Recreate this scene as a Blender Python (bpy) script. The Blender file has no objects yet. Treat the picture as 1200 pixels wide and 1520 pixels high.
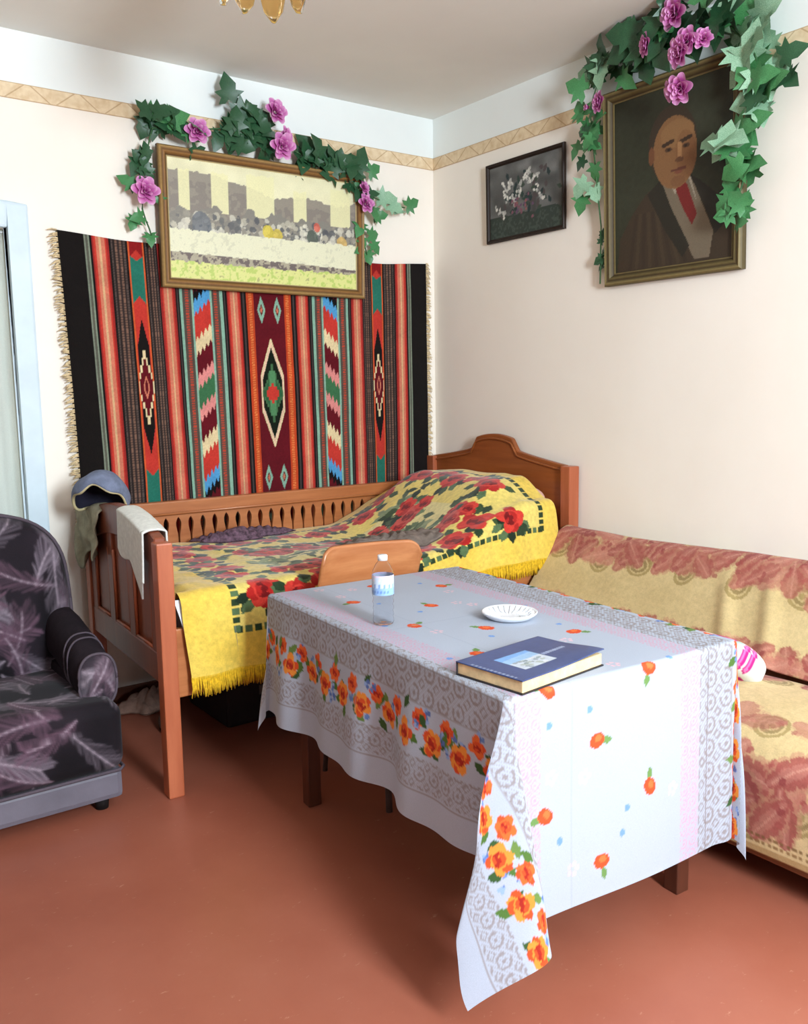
import bpy, bmesh, math, random
import numpy as np
from mathutils import Vector, Matrix

random.seed(7)
SC = bpy.context.scene
COL = SC.collection
PI = math.pi

# ------------------------------------------------------------------ camera
cam = bpy.data.cameras.new('camera')
cam.sensor_fit = 'VERTICAL'; cam.sensor_height = 36.0
cam.lens = 1308.5 / 1520.0 * 36.0
cam.clip_start = 0.05
camo = bpy.data.objects.new('camera', cam); COL.objects.link(camo)
_r = (0.80545, -0.59249, -0.01431); _u = (0.09173, 0.10078, 0.99067); _b = (-0.58552, -0.79925, 0.13553)
camo.matrix_world = Matrix(((_r[0], _u[0], _b[0], -3.114), (_r[1], _u[1], _b[1], -3.937), (_r[2], _u[2], _b[2], 1.4), (0, 0, 0, 1)))
SC.camera = camo

# ------------------------------------------------------------------ world, light, exposure
w = bpy.data.worlds.new('world'); SC.world = w; w.use_nodes = True
wb = w.node_tree.nodes['Background']
wb.inputs['Color'].default_value = (0.78, 0.88, 1.0, 1); wb.inputs['Strength'].default_value = 0.9

def area(name, loc, rot, sx, sy, energy, color):
    l = bpy.data.lights.new(name, 'AREA'); l.shape = 'RECTANGLE'; l.size = sx; l.size_y = sy
    l.energy = energy; l.color = color
    o = bpy.data.objects.new(name, l); COL.objects.link(o); o.location = loc; o.rotation_euler = rot
    return o
# daylight entering by the front window behind the camera, plus an added side fill
area('daylight_front_window', (-1.95, -5.75, 2.08), (math.radians(82), 0, 0), 0.75, 1.25, 190, (0.79, 0.905, 1.0))
area('added_side_fill', (-4.66, -3.2, 1.60), (math.radians(90), 0, math.radians(-90)), 1.1, 1.3, 2.5, (0.88, 0.95, 1.0))  # added weak fill from the left, no known source

vs = SC.view_settings
vs.view_transform = 'Standard'; vs.look = 'None'; vs.gamma = 1.0; vs.exposure = 0.50
try: vs.use_curve_mapping = False
except Exception: pass

# ------------------------------------------------------------------ colour + materials
def lin(c):
    c = np.asarray(c, float) / 255.0
    return np.where(c <= 0.04045, c / 12.92, ((c + 0.055) / 1.055) ** 2.4)
def L4(c): return tuple(float(x) for x in lin(c)) + (1.0,)

def base_mat(name, rough=0.6, spec=0.4, metal=0.0):
    m = bpy.data.materials.new(name); m.use_nodes = True
    p = m.node_tree.nodes['Principled BSDF']
    p.inputs['Roughness'].default_value = rough
    p.inputs['Specular IOR Level'].default_value = spec
    p.inputs['Metallic'].default_value = metal
    return m, m.node_tree, p
def coords(nt, scale=(1, 1, 1), kind='Object'):
    tc = nt.nodes.new('ShaderNodeTexCoord'); mp = nt.nodes.new('ShaderNodeMapping')
    mp.inputs['Scale'].default_value = scale
    nt.links.new(tc.outputs[kind], mp.inputs['Vector'])
    return mp.outputs['Vector']
def noise_node(nt, vec, scale, detail=4, rough=0.55):
    n = nt.nodes.new('ShaderNodeTexNoise'); n.inputs['Scale'].default_value = scale
    n.inputs['Detail'].default_value = detail; n.inputs['Roughness'].default_value = rough
    nt.links.new(vec, n.inputs['Vector']); return n.outputs['Fac']
def ramp(nt, fac, stops):
    r = nt.nodes.new('ShaderNodeValToRGB'); e = r.color_ramp.elements
    while len(e) < len(stops): e.new(0.5)
    for i, (p, c) in enumerate(stops): e[i].position = p; e[i].color = L4(c)
    nt.links.new(fac, r.inputs['Fac']); return r.outputs['Color']
def bump(nt, p, height, strength=0.2, dist=0.01):
    b = nt.nodes.new('ShaderNodeBump'); b.inputs['Strength'].default_value = strength; b.inputs['Distance'].default_value = dist
    nt.links.new(height, b.inputs['Height']); nt.links.new(b.outputs['Normal'], p.inputs['Normal'])

def mat_plain(name, c, rough=0.6, spec=0.4, var=0.06, scale=12, bstr=0.1, metal=0.0, bscale=None):
    m, nt, p = base_mat(name, rough, spec, metal)
    v = coords(nt); f = noise_node(nt, v, scale)
    c = np.array(c, float)
    nt.links.new(ramp(nt, f, [(0.3, c * (1 - var)), (0.7, np.minimum(c * (1 + var), 255))]), p.inputs['Base Color'])
    if bstr: bump(nt, p, noise_node(nt, v, bscale or scale * 6), bstr, 0.004)
    return m
def mat_attr(name, rough=0.85, spec=0.2, bscale=400, bstr=0.25, sheen=0.0, trans=0.0, coat=0.0):
    m, nt, p = base_mat(name, rough, spec)
    a = nt.nodes.new('ShaderNodeAttribute'); a.attribute_name = 'Col'
    v = coords(nt); f = noise_node(nt, v, bscale, 2)
    mx = nt.nodes.new('ShaderNodeMix'); mx.data_type = 'RGBA'; mx.blend_type = 'MULTIPLY'; mx.inputs[0].default_value = 0.25
    nt.links.new(a.outputs['Color'], mx.inputs[6]); nt.links.new(ramp(nt, f, [(0.3, (190, 190, 190)), (0.65, (255, 255, 255))]), mx.inputs[7])
    nt.links.new(mx.outputs[2], p.inputs['Base Color'])
    if bstr: bump(nt, p, f, bstr, 0.002)
    if sheen: p.inputs['Sheen Weight'].default_value = sheen
    if coat: p.inputs['Coat Weight'].default_value = coat
    if trans:
        t = nt.nodes.new('ShaderNodeBsdfTranslucent'); nt.links.new(a.outputs['Color'], t.inputs['Color'])
        s = nt.nodes.new('ShaderNodeMixShader'); s.inputs[0].default_value = trans
        nt.links.new(p.outputs[0], s.inputs[1]); nt.links.new(t.outputs[0], s.inputs[2])
        nt.links.new(s.outputs[0], nt.nodes['Material Output'].inputs['Surface'])
    return m
def mat_wood(name, c0, c1, axis=0, rough=0.4, spec=0.5, coat=0.0, freq=9):
    m, nt, p = base_mat(name, rough, spec)
    s = [freq, freq, freq]; s[axis] = freq * 0.09
    v = coords(nt, tuple(s)); f = noise_node(nt, v, 3.0, 6, 0.6)
    nt.links.new(ramp(nt, f, [(0.28, c0), (0.52, (np.array(c0) * .5 + np.array(c1) * .5)), (0.75, c1)]), p.inputs['Base Color'])
    bump(nt, p, f, 0.08, 0.003)
    if coat: p.inputs['Coat Weight'].default_value = coat; p.inputs['Coat Roughness'].default_value = 0.2
    return m

def mat_wall():
    m, nt, p = base_mat('wall_paint', 0.85, 0.2)
    g = nt.nodes.new('ShaderNodeNewGeometry'); sx = nt.nodes.new('ShaderNodeSeparateXYZ'); nt.links.new(g.outputs['Position'], sx.inputs[0])
    gt = nt.nodes.new('ShaderNodeMath'); gt.operation = 'GREATER_THAN'; gt.inputs[1].default_value = 2.615; nt.links.new(sx.outputs['Z'], gt.inputs[0])
    v = coords(nt); f = noise_node(nt, v, 1.6, 5)
    lo = ramp(nt, f, [(0.3, (244, 235, 222)), (0.7, (249, 241, 229))])
    hi = ramp(nt, f, [(0.3, (234, 239, 236)), (0.7, (242, 246, 242))])
    mx = nt.nodes.new('ShaderNodeMix'); mx.data_type = 'RGBA'; nt.links.new(gt.outputs[0], mx.inputs[0]); nt.links.new(lo, mx.inputs[6]); nt.links.new(hi, mx.inputs[7])
    nt.links.new(mx.outputs[2], p.inputs['Base Color'])
    # vertical wallpaper sheen + plaster unevenness
    bump(nt, p, noise_node(nt, coords(nt, (1, 1, 0.25)), 14, 4), 0.12, 0.01)
    return m
def mat_floor():
    m, nt, p = base_mat('painted_floor', 0.45, 0.35)
    v = coords(nt); f = noise_node(nt, v, 1.7, 6, 0.6)
    base = ramp(nt, f, [(0.25, (146, 80, 60)), (0.5, (159, 91, 70)), (0.78, (168, 101, 80))])
    # worn scuffs: thin pale flecks
    f2 = noise_node(nt, coords(nt, (1.0, 2.2, 1)), 26, 8, 0.7)
    sc = nt.nodes.new('ShaderNodeMapRange'); sc.inputs[1].default_value = 0.64; sc.inputs[2].default_value = 0.74; sc.inputs[3].default_value = 0; sc.inputs[4].default_value = 0.55
    nt.links.new(f2, sc.inputs[0])
    mx = nt.nodes.new('ShaderNodeMix'); mx.data_type = 'RGBA'; nt.links.new(sc.outputs[0], mx.inputs[0]); nt.links.new(base, mx.inputs[6]); mx.inputs[7].default_value = L4((214, 170, 146))
    nt.links.new(mx.outputs[2], p.inputs['Base Color'])
    r = nt.nodes.new('ShaderNodeMapRange'); r.inputs[3].default_value = 0.28; r.inputs[4].default_value = 0.5; nt.links.new(f, r.inputs[0]); nt.links.new(r.outputs[0], p.inputs['Roughness'])
    wv = nt.nodes.new('ShaderNodeTexWave'); wv.wave_type = 'BANDS'; wv.bands_direction = 'X'; wv.inputs['Scale'].default_value = 2.4; wv.inputs['Distortion'].default_value = 0.4
    nt.links.new(v, wv.inputs['Vector'])
    bump(nt, p, wv.outputs['Fac'], 0.05, 0.01)
    return m
def mat_border():
    m, nt, p = base_mat('border_paper', 0.7, 0.3)
    v = coords(nt); f = noise_node(nt, v, 30, 5)
    base = ramp(nt, f, [(0.3, (214, 186, 146)), (0.7, (236, 216, 182))])
    tc = nt.nodes.new('ShaderNodeSeparateXYZ'); nt.links.new(v, tc.inputs[0])
    ad = nt.nodes.new('ShaderNodeMath'); ad.operation = 'ADD'; nt.links.new(tc.outputs['X'], ad.inputs[0]); nt.links.new(tc.outputs['Y'], ad.inputs[1])
    tr = nt.nodes.new('ShaderNodeMath'); tr.operation = 'PINGPONG'; tr.inputs[1].default_value = 0.10; nt.links.new(ad.outputs[0], tr.inputs[0])
    sb = nt.nodes.new('ShaderNodeMath'); sb.operation = 'SUBTRACT'; sb.inputs[1].default_value = 0.05; nt.links.new(tr.outputs[0], sb.inputs[0])
    s3 = nt.nodes.new('ShaderNodeMath'); s3.operation = 'MULTIPLY_ADD'; s3.inputs[1].default_value = -1.3; nt.links.new(tc.outputs['Z'], s3.inputs[0]); nt.links.new(sb.outputs[0], s3.inputs[2])
    ab = nt.nodes.new('ShaderNodeMath'); ab.operation = 'ABSOLUTE'; nt.links.new(s3.outputs[0], ab.inputs[0])
    lt = nt.nodes.new('ShaderNodeMath'); lt.operation = 'LESS_THAN'; lt.inputs[1].default_value = 0.004; nt.links.new(ab.outputs[0], lt.inputs[0])
    # dark rule along top and bottom of the strip
    az = nt.nodes.new('ShaderNodeMath'); az.operation = 'ABSOLUTE'; nt.links.new(tc.outputs['Z'], az.inputs[0])
    gz = nt.nodes.new('ShaderNodeMath'); gz.operation = 'GREATER_THAN'; gz.inputs[1].default_value = 0.028; nt.links.new(az.outputs[0], gz.inputs[0])
    mxm = nt.nodes.new('ShaderNodeMath'); mxm.operation = 'MAXIMUM'; nt.links.new(lt.outputs[0], mxm.inputs[0]); nt.links.new(gz.outputs[0], mxm.inputs[1])
    ml = nt.nodes.new('ShaderNodeMath'); ml.operation = 'MULTIPLY'; ml.inputs[1].default_value = 0.55; nt.links.new(mxm.outputs[0], ml.inputs[0])
    mx = nt.nodes.new('ShaderNodeMix'); mx.data_type = 'RGBA'; nt.links.new(ml.outputs[0], mx.inputs[0]); nt.links.new(base, mx.inputs[6]); mx.inputs[7].default_value = L4((170, 130, 88))
    nt.links.new(mx.outputs[2], p.inputs['Base Color'])
    return m
def mat_glass(name, c=(255, 255, 255), rough=0.03, ior=1.3):
    m, nt, p = base_mat(name, rough, 0.5)
    v = coords(nt); nt.links.new(ramp(nt, noise_node(nt, v, 20), [(0.3, np.array(c) * .98), (0.7, c)]), p.inputs['Base Color'])
    p.inputs['Transmission Weight'].default_value = 1.0; p.inputs['IOR'].default_value = ior
    return m
def mat_pane():
    m, nt, p = base_mat('window_glass', 0.02, 0.5)
    t = nt.nodes.new('ShaderNodeBsdfTransparent'); s = nt.nodes.new('ShaderNodeMixShader'); s.inputs[0].default_value = 0.9
    nt.links.new(p.outputs[0], s.inputs[1]); nt.links.new(t.outputs[0], s.inputs[2]); nt.links.new(s.outputs[0], nt.nodes['Material Output'].inputs['Surface'])
    return m

M = {}
M['wall'] = mat_wall(); M['floor'] = mat_floor(); M['border'] = mat_border()
M['ceiling'] = mat_plain('ceiling_whitewash', (236, 236, 230), 0.9, 0.2, 0.02, 1.2, 0.06, bscale=30)
M['wall_tan'] = mat_plain('tan_bounce_cut', (150, 130, 110), 0.85, 0.2, 0.04, 3, 0.06)  # unseen walls, colour darkened to cut bounce light into the room
M['baseboard'] = mat_plain('baseboard_paint', (104, 58, 40), 0.5, 0.4)
M['bluepaint'] = mat_plain('pale_blue_paint', (206, 222, 230), 0.45, 0.45, 0.03, 6, 0.06)
M['pane'] = mat_pane()
M['curtain'] = mat_attr('curtain_cloth', 0.9, 0.1, 300, 0.1, trans=0.35)
M['rug'] = mat_attr('kilim_wool', 0.95, 0.1, 350, 0.4, sheen=0.1)
M['yarn'] = mat_plain('undyed_yarn', (214, 192, 152), 0.95, 0.1, 0.1, 60, 0.2)
M['wood_bed_y'] = mat_wood('bed_wood_across', (128, 66, 28), (164, 92, 44), 1, 0.38, 0.5, 0.15)
M['wood_bed_x'] = mat_wood('bed_wood_along', (158, 92, 50), (192, 122, 74), 0, 0.38, 0.5, 0.15)
M['wood_bed_z'] = mat_wood('bed_wood_upright', (164, 84, 52), (188, 106, 70), 2, 0.4, 0.5, 0.1)
M['wood_foot'] = mat_wood('bed_foot_panel', (116, 56, 34), (142, 74, 46), 2, 0.42, 0.45, 0.1)
M['wood_chair'] = mat_wood('chair_plywood', (176, 106, 62), (206, 140, 92), 0, 0.3, 0.5, 0.3)
M['wood_dark'] = mat_wood('dark_table_wood', (72, 36, 24), (96, 52, 34), 2, 0.45, 0.4)
M['metal_leg'] = mat_plain('grey_metal', (120, 112, 108), 0.4, 0.5, 0.05, 20, 0.0, 0.6)
M['giltframe'] = mat_attr('gilt_frame', 0.55, 0.3, 60, 0.15)
M['brownframe'] = mat_wood('dark_frame', (46, 28, 20), (66, 42, 30), 0, 0.4, 0.4)
M['print'] = mat_attr('print_paper', 0.45, 0.4, 250, 0.05)
M['oil'] = mat_attr('oil_canvas', 0.5, 0.35, 180, 0.25)
M['leaf_dark'] = None
M['cloth'] = mat_attr('tablecloth_cotton', 0.75, 0.25, 500, 0.15, trans=0.12)
M['coverlet'] = mat_attr('coverlet_plush', 0.95, 0.1, 160, 0.5, sheen=0.25)
M['fringe'] = mat_plain('yellow_fringe', (214, 172, 40), 0.85, 0.15, 0.12, 90, 0.2)
M['sheet'] = mat_plain('white_sheet', (226, 226, 228), 0.85, 0.15, 0.03, 8, 0.15)
M['pillow_pink'] = mat_plain('pink_pillowcase', (232, 184, 168), 0.85, 0.15, 0.04, 10, 0.15)
M['sofa'] = mat_attr('sofa_jacquard', 0.9, 0.12, 220, 0.4, sheen=0.1)
M['sofa_body'] = mat_plain('sofa_upholstery', (150, 96, 70), 0.85, 0.15, 0.08, 20, 0.2)
M['sofa_wood'] = mat_wood('sofa_base_wood', (118, 72, 44), (150, 98, 62), 1, 0.5, 0.4)
M['black'] = mat_plain('black_base', (26, 22, 22), 0.7, 0.2)
M['velvet'] = mat_attr('feather_velvet', 0.8, 0.15, 240, 0.25, sheen=0.06)
M['velvet_dark'] = mat_plain('plain_dark_velvet', (34, 27, 32), 0.85, 0.15, 0.15, 25, 0.2)
M['leatherette'] = mat_plain('grey_leatherette', (104, 100, 110), 0.45, 0.4, 0.06, 8, 0.15)
M['piping'] = mat_plain('grey_piping', (84, 74, 82), 0.8, 0.2)
M['towel'] = mat_plain('white_towel', (222, 222, 214), 0.95, 0.1, 0.04, 60, 0.5, bscale=300)
M['capfelt'] = mat_plain('blue_grey_felt', (112, 120, 142), 0.9, 0.15, 0.1, 30, 0.4, bscale=250)
M['caplining'] = mat_plain('dark_cap_lining', (34, 32, 46), 0.8, 0.2)
M['capedge'] = mat_plain('cap_edge_binding', (196, 182, 140), 0.8, 0.2)
M['sack'] = mat_plain('olive_grey_cloth', (150, 144, 122), 0.95, 0.1, 0.12, 25, 0.4, bscale=200)
M['scarf'] = mat_plain('purple_brown_scarf', (92, 72, 84), 0.9, 0.15, 0.35, 60, 0.4, bscale=220)
M['greycloth'] = mat_plain('grey_brown_cloth', (124, 112, 104), 0.95, 0.1, 0.12, 40, 0.4, bscale=220)
M['browncloth'] = mat_plain('brown_rag', (148, 118, 104), 0.95, 0.1, 0.12, 30, 0.4, bscale=220)
M['darkcase'] = mat_plain('dark_fibre_case', (44, 40, 42), 0.6, 0.3)
M['slipper'] = mat_plain('grey_slipper_felt', (120, 106, 98), 0.9, 0.15)
M['pet'] = mat_glass('clear_plastic', (250, 252, 255), 0.04, 1.12)
M['capwhite'] = mat_plain('white_plastic', (236, 238, 240), 0.4, 0.4, 0.01)
M['label'] = mat_attr('bottle_label', 0.4, 0.4, 60, 0.0)
M['ceramic'] = mat_plain('white_glass_dish', (232, 234, 238), 0.12, 0.6, 0.01, 10, 0.0)
M['bookcover'] = mat_attr('book_cover', 0.35, 0.45, 80, 0.05)
M['pages'] = mat_plain('book_pages', (226, 196, 150), 0.85, 0.15, 0.08, 40, 0.2)
M['amber'] = mat_glass('amber_glass', (255, 214, 140), 0.25, 1.35)
M['brass'] = mat_plain('brass', (190, 150, 80), 0.3, 0.5, 0.04, 20, 0, 0.9)
M['bulb'] = mat_plain('bulb_glass', (236, 232, 220), 0.2, 0.5, 0.01, 10, 0)
M['stem'] = mat_plain('green_vine', (58, 96, 58), 0.6, 0.3)
M['floral_pillow'] = mat_attr('floral_pillow', 0.85, 0.15, 300, 0.2)
def mat_leaf(name, c0, c1, rough):
    m, nt, p = base_mat(name, rough, 0.5)
    v = coords(nt); nt.links.new(ramp(nt, noise_node(nt, v, 45, 3), [(0.3, c0), (0.7, c1)]), p.inputs['Base Color'])
    return m
M['leaf_dark'] = mat_leaf('ivy_dark', (24, 62, 38), (52, 98, 62), 0.42)
M['leaf_mid'] = mat_leaf('ivy_mid', (44, 104, 58), (84, 150, 92), 0.4)
M['leaf_pale'] = mat_leaf('ivy_pale', (110, 158, 122), (168, 204, 172), 0.45)
M['rosepetal'] = mat_attr('rose_petal', 0.6, 0.3, 80, 0.05, trans=0.2)

# ------------------------------------------------------------------ object helpers
OFF = {}
def off(o): return OFF.get(o.name, np.zeros(3))
def thing(name, label, cat, loc=(0, 0, 0), group=None):
    o = bpy.data.objects.new(name, None); COL.objects.link(o); o.location = loc; o.empty_display_size = 0.1
    o['label'] = label; o['category'] = cat
    if group: o['group'] = group
    OFF[o.name] = np.array(loc, float)
    return o
def tag(o, label, cat, group=None):
    o['label'] = label; o['category'] = cat
    if group: o['group'] = group
    return o
def setmesh(name, P, F, mat, parent=None, cols=None, smooth=True, origin=None):
    P = np.asarray(P, float)
    if parent is not None: oo = off(parent)
    else: oo = np.array([(P[:, 0].min() + P[:, 0].max()) / 2, (P[:, 1].min() + P[:, 1].max()) / 2, P[:, 2].min()]) if origin is None else np.array(origin, float)
    me = bpy.data.meshes.new(name)
    me.from_pydata((P - oo).tolist(), [], [list(map(int, f)) for f in F])
    if smooth: me.polygons.foreach_set('use_smooth', np.ones(len(me.polygons), bool))
    if cols is not None:
        a = me.color_attributes.new('Col', 'FLOAT_COLOR', 'POINT')
        c = np.ones((len(P), 4), np.float32); c[:, :3] = lin(np.clip(cols, 0, 255)); a.data.foreach_set('color', c.ravel())
    me.materials.append(mat); me.update()
    o = bpy.data.objects.new(name, me); COL.objects.link(o)
    if parent is not None: o.parent = parent
    else: o.location = oo
    OFF[o.name] = oo
    return o
def build(name, bm, mat, parent=None, bevel=0.0, seg=2, smooth=False, origin=None):
    if bevel:
        bmesh.ops.remove_doubles(bm, verts=bm.verts, dist=1e-5)
        bmesh.ops.bevel(bm, geom=[e for e in bm.edges if len(e.link_faces) == 2 and e.calc_face_angle(0) > 0.5], offset=bevel, segments=seg, affect='EDGES', profile=0.6)
    bmesh.ops.recalc_face_normals(bm, faces=bm.faces)
    bm.verts.ensure_lookup_table(); bm.verts.index_update()
    P = np.array([v.co for v in bm.verts]); F = [[v.index for v in f.verts] for f in bm.faces]
    bm.free()
    return setmesh(name, P, F, mat, parent, None, smooth, origin)
def bx(bm, x0, x1, y0, y1, z0, z1, T=None):
    vs_ = [(x, y, z) for z in (z0, z1) for x, y in ((x0, y0), (x1, y0), (x1, y1), (x0, y1))]
    if T: vs_ = [T(*v) for v in vs_]
    v = [bm.verts.new(c) for c in vs_]
    for f in ((0, 3, 2, 1), (4, 5, 6, 7), (0, 1, 5, 4), (1, 2, 6, 5), (2, 3, 7, 6), (3, 0, 4, 7)): bm.faces.new([v[i] for i in f])
def box(name, b, mat, parent=None, bevel=0.004, T=None, origin=None):
    bm = bmesh.new(); bx(bm, *b, T=T); return build(name, bm, mat, parent, bevel, origin=origin)
def prism(name, pts, vec, mat, parent=None, bevel=0.003, smooth=False):
    bm = bmesh.new(); vec = Vector(vec)
    a = [bm.verts.new(p) for p in pts]; b = [bm.verts.new(Vector(p) + vec) for p in pts]
    bm.faces.new(a); bm.faces.new(b[::-1]); n = len(pts)
    for i in range(n): bm.faces.new([a[i], b[i], b[(i + 1) % n], a[(i + 1) % n]])
    return build(name, bm, mat, parent, bevel, 1, smooth)
def gridF(ny, nx, wrap=False):
    i = np.arange(ny * nx).reshape(ny, nx)
    a, b, c, d = i[:-1, :-1], i[:-1, 1:], i[1:, 1:], i[1:, :-1]
    F = np.stack([a, b, c, d], -1).reshape(-1, 4)
    if wrap: F = np.vstack([F, np.stack([i[:-1, -1], i[:-1, 0], i[1:, 0], i[1:, -1]], -1).reshape(-1, 4)])
    return F
def lathe(name, prof, mat, parent=None, loc=(0, 0, 0), n=32, cols=None, smooth=True):
    prof = np.array(prof, float); a = np.linspace(0, 2 * PI, n, endpoint=False)
    P = np.stack([prof[:, 0, None] * np.cos(a), prof[:, 0, None] * np.sin(a), np.repeat(prof[:, 1, None], n, 1)], -1).reshape(-1, 3) + np.array(loc)
    return setmesh(name, P, gridF(len(prof), n, True), mat, parent, cols, smooth)
def superq(c, s, e1, e2, nu=48, nv=32, fn=None):
    """superquadric: e1 profile roundness in z, e2 in plan; returns P, F"""
    u = np.linspace(-PI, PI, nu, endpoint=False); v = np.linspace(-PI / 2 + 1e-3, PI / 2 - 1e-3, nv)
    sp = lambda x, e: np.sign(x) * np.abs(x) ** e
    X = sp(np.cos(v), e1)[:, None] * sp(np.cos(u), e2)[None]; Y = sp(np.cos(v), e1)[:, None] * sp(np.sin(u), e2)[None]; Z = np.repeat(sp(np.sin(v), e1)[:, None], nu, 1)
    P = np.stack([X * s[0], Y * s[1], Z * s[2]], -1).reshape(-1, 3)
    if fn: P = fn(P)
    F = gridF(nv, nu, True).tolist()
    F.append(list(range(nu))[::-1]); F.append(list(range((nv - 1) * nu, nv * nu)))
    return P + np.array(c), F
def rbox(c, h, r, res):
    """rounded box with an even vertex grid; returns P, F"""
    h = np.array(h, float); P = []; F = []
    for ax in range(3):
        b1, b2 = (ax + 1) % 3, (ax + 2) % 3; n1, n2 = max(4, int(2 * h[b1] / res)), max(4, int(2 * h[b2] / res))
        A, B = np.meshgrid(np.linspace(-h[b1], h[b1], n1), np.linspace(-h[b2], h[b2], n2))
        for sg in (-1, 1):
            q = np.zeros(A.shape + (3,)); q[..., b1] = A; q[..., b2] = B; q[..., ax] = sg * h[ax]; f = gridF(n2, n1) + sum(map(len, P)); F.append(f if sg > 0 else f[:, ::-1]); P.append(q.reshape(-1, 3))
    P = np.vstack(P); F = np.vstack(F); inn = np.clip(P, -(h - r), h - r); d = P - inn; P = inn + r * d / np.maximum(np.linalg.norm(d, axis=1), 1e-9)[:, None]
    _, i0, inv = np.unique(np.round(P, 5), axis=0, return_index=True, return_inverse=True); inv = inv.ravel(); F = inv[F]
    F = F[[len(set(f)) == 4 for f in F.tolist()]]
    return P[i0] + np.array(c), F
def tube(bm, pts, rads, n=8):
    pts = [Vector(p) for p in pts]; rings = []
    if not hasattr(rads, '__len__'): rads = [rads] * len(pts)
    for i, p in enumerate(pts):
        t = (pts[min(i + 1, len(pts) - 1)] - pts[max(i - 1, 0)]).normalized()
        s = t.cross(Vector((0, 0, 1)));  s = s if s.length > 1e-3 else Vector((1, 0, 0)); s.normalize(); q = s.cross(t)
        rings.append([bm.verts.new(p + rads[i] * (math.cos(2 * PI * k / n) * s + math.sin(2 * PI * k / n) * q)) for k in range(n)])
    for a, b in zip(rings, rings[1:]):
        for k in range(n): bm.faces.new([a[k], a[(k + 1) % n], b[(k + 1) % n], b[k]])
    bm.faces.new(rings[0][::-1]); bm.faces.new(rings[-1])
def vnoise(U, V, scale, seed=0.0):
    x = U / scale; y = V / scale; i = np.floor(x); j = np.floor(y); fx = x - i; fy = y - j
    fx = fx * fx * (3 - 2 * fx); fy = fy * fy * (3 - 2 * fy)
    h = lambda a, b: np.modf(np.abs(np.sin(a * 127.1 + b * 311.7 + seed * 74.7) * 43758.5453))[0]
    return (h(i, j) * (1 - fx) + h(i + 1, j) * fx) * (1 - fy) + (h(i, j + 1) * (1 - fx) + h(i + 1, j + 1) * fx) * fy
def sstep(a, b, x): t = np.clip((x - a) / (b - a), 0, 1); return t * t * (3 - 2 * t)

class Cv:
    """painter for woven / printed colour, evaluated at mesh vertices in flat cloth metres"""
    def __init__(s, U, V, base):
        s.U = np.asarray(U, float).ravel(); s.V = np.asarray(V, float).ravel(); s.C = np.empty((len(s.U), 3)); s.C[:] = base
    def put(s, m, c, a=1.0): s.C[m] = s.C[m] * (1 - a) + np.array(c, float) * a
    def near(s, u, v, R): return np.flatnonzero((np.abs(s.U - u) < R) & (np.abs(s.V - v) < R))
    def ell(s, u, v, a, b, c, ang=0.0, al=1.0, rim=None):
        k = s.near(u, v, max(a, b)); x = s.U[k] - u; y = s.V[k] - v; ca, sa = math.cos(ang), math.sin(ang)
        q = ((x * ca + y * sa) / a) ** 2 + ((-x * sa + y * ca) / b) ** 2
        s.put(k[(q < 1) if rim is None else ((q < 1) & (q > rim))], c, al)
    def rect(s, u0, u1, v0, v1, c, al=1.0): s.put((s.U >= u0) & (s.U < u1) & (s.V >= v0) & (s.V < v1), c, al)
    def poly(s, pts, c, al=1.0):
        pts = np.array(pts, float); lo = pts.min(0); hi = pts.max(0)
        k = np.flatnonzero((s.U >= lo[0]) & (s.U <= hi[0]) & (s.V >= lo[1]) & (s.V <= hi[1]))
        x, y = s.U[k], s.V[k]; ins = np.zeros(len(k), bool); n = len(pts)
        for i in range(n):
            x0, y0 = pts[i]; x1, y1 = pts[(i + 1) % n]
            if y0 == y1: continue
            ins ^= ((y0 > y) != (y1 > y)) & (x < (x1 - x0) * (y - y0) / (y1 - y0) + x0)
        s.put(k[ins], c, al)
    def seg(s, p, q, wd, c, al=1.0):
        p = np.array(p, float); q = np.array(q, float); d = q - p; L = max(np.hypot(*d), 1e-6); m = (p + q) / 2
        k = s.near(m[0], m[1], L / 2 + wd); x = s.U[k] - p[0]; y = s.V[k] - p[1]
        t = np.clip((x * d[0] + y * d[1]) / L ** 2, 0, 1); s.put(k[np.hypot(x - t * d[0], y - t * d[1]) < wd], c, al)
    def soft(s, p, q, wd, c, al=1.0):
        p = np.array(p, float); q = np.array(q, float); d = q - p; L = max(np.hypot(*d), 1e-6); m = (p + q) / 2
        k = s.near(m[0], m[1], L / 2 + 2 * wd); x = s.U[k] - p[0]; y = s.V[k] - p[1]
        t = np.clip((x * d[0] + y * d[1]) / L ** 2, 0, 1); w_ = (al * np.exp(-(np.hypot(x - t * d[0], y - t * d[1]) / wd) ** 2))[:, None]
        s.C[k] = s.C[k] * (1 - w_) + np.array(c, float) * w_
    def leaf(s, u, v, L, wd, ang, c, al=1.0):
        ca, sa = math.cos(ang), math.sin(ang)
        s.poly([(u + ca * a * L - sa * b * wd, v + sa * a * L + ca * b * wd) for a, b in ((0, 0), (.3, .8), (.6, 1), (1, 0), (.6, -1), (.3, -.8))], c, al)
    def rose(s, u, v, r, c0, c1, c2, seed=0):
        rn = random.Random(seed)
        for k in range(7):
            a = k * 2 * PI / 7 + rn.random(); s.ell(u + .55 * r * math.cos(a), v + .55 * r * math.sin(a), .5 * r, .42 * r, c0 if k % 2 else c1, a)
        s.ell(u, v, .62 * r, .6 * r, c1)
        for k in range(5):
            a = k * 2 * PI / 5 + rn.random(); s.ell(u + .33 * r * math.cos(a), v + .33 * r * math.sin(a), .34 * r, .16 * r, c2 if k % 2 else c0, a + PI / 2)
        s.ell(u, v, .2 * r, .2 * r, c2)

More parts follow.
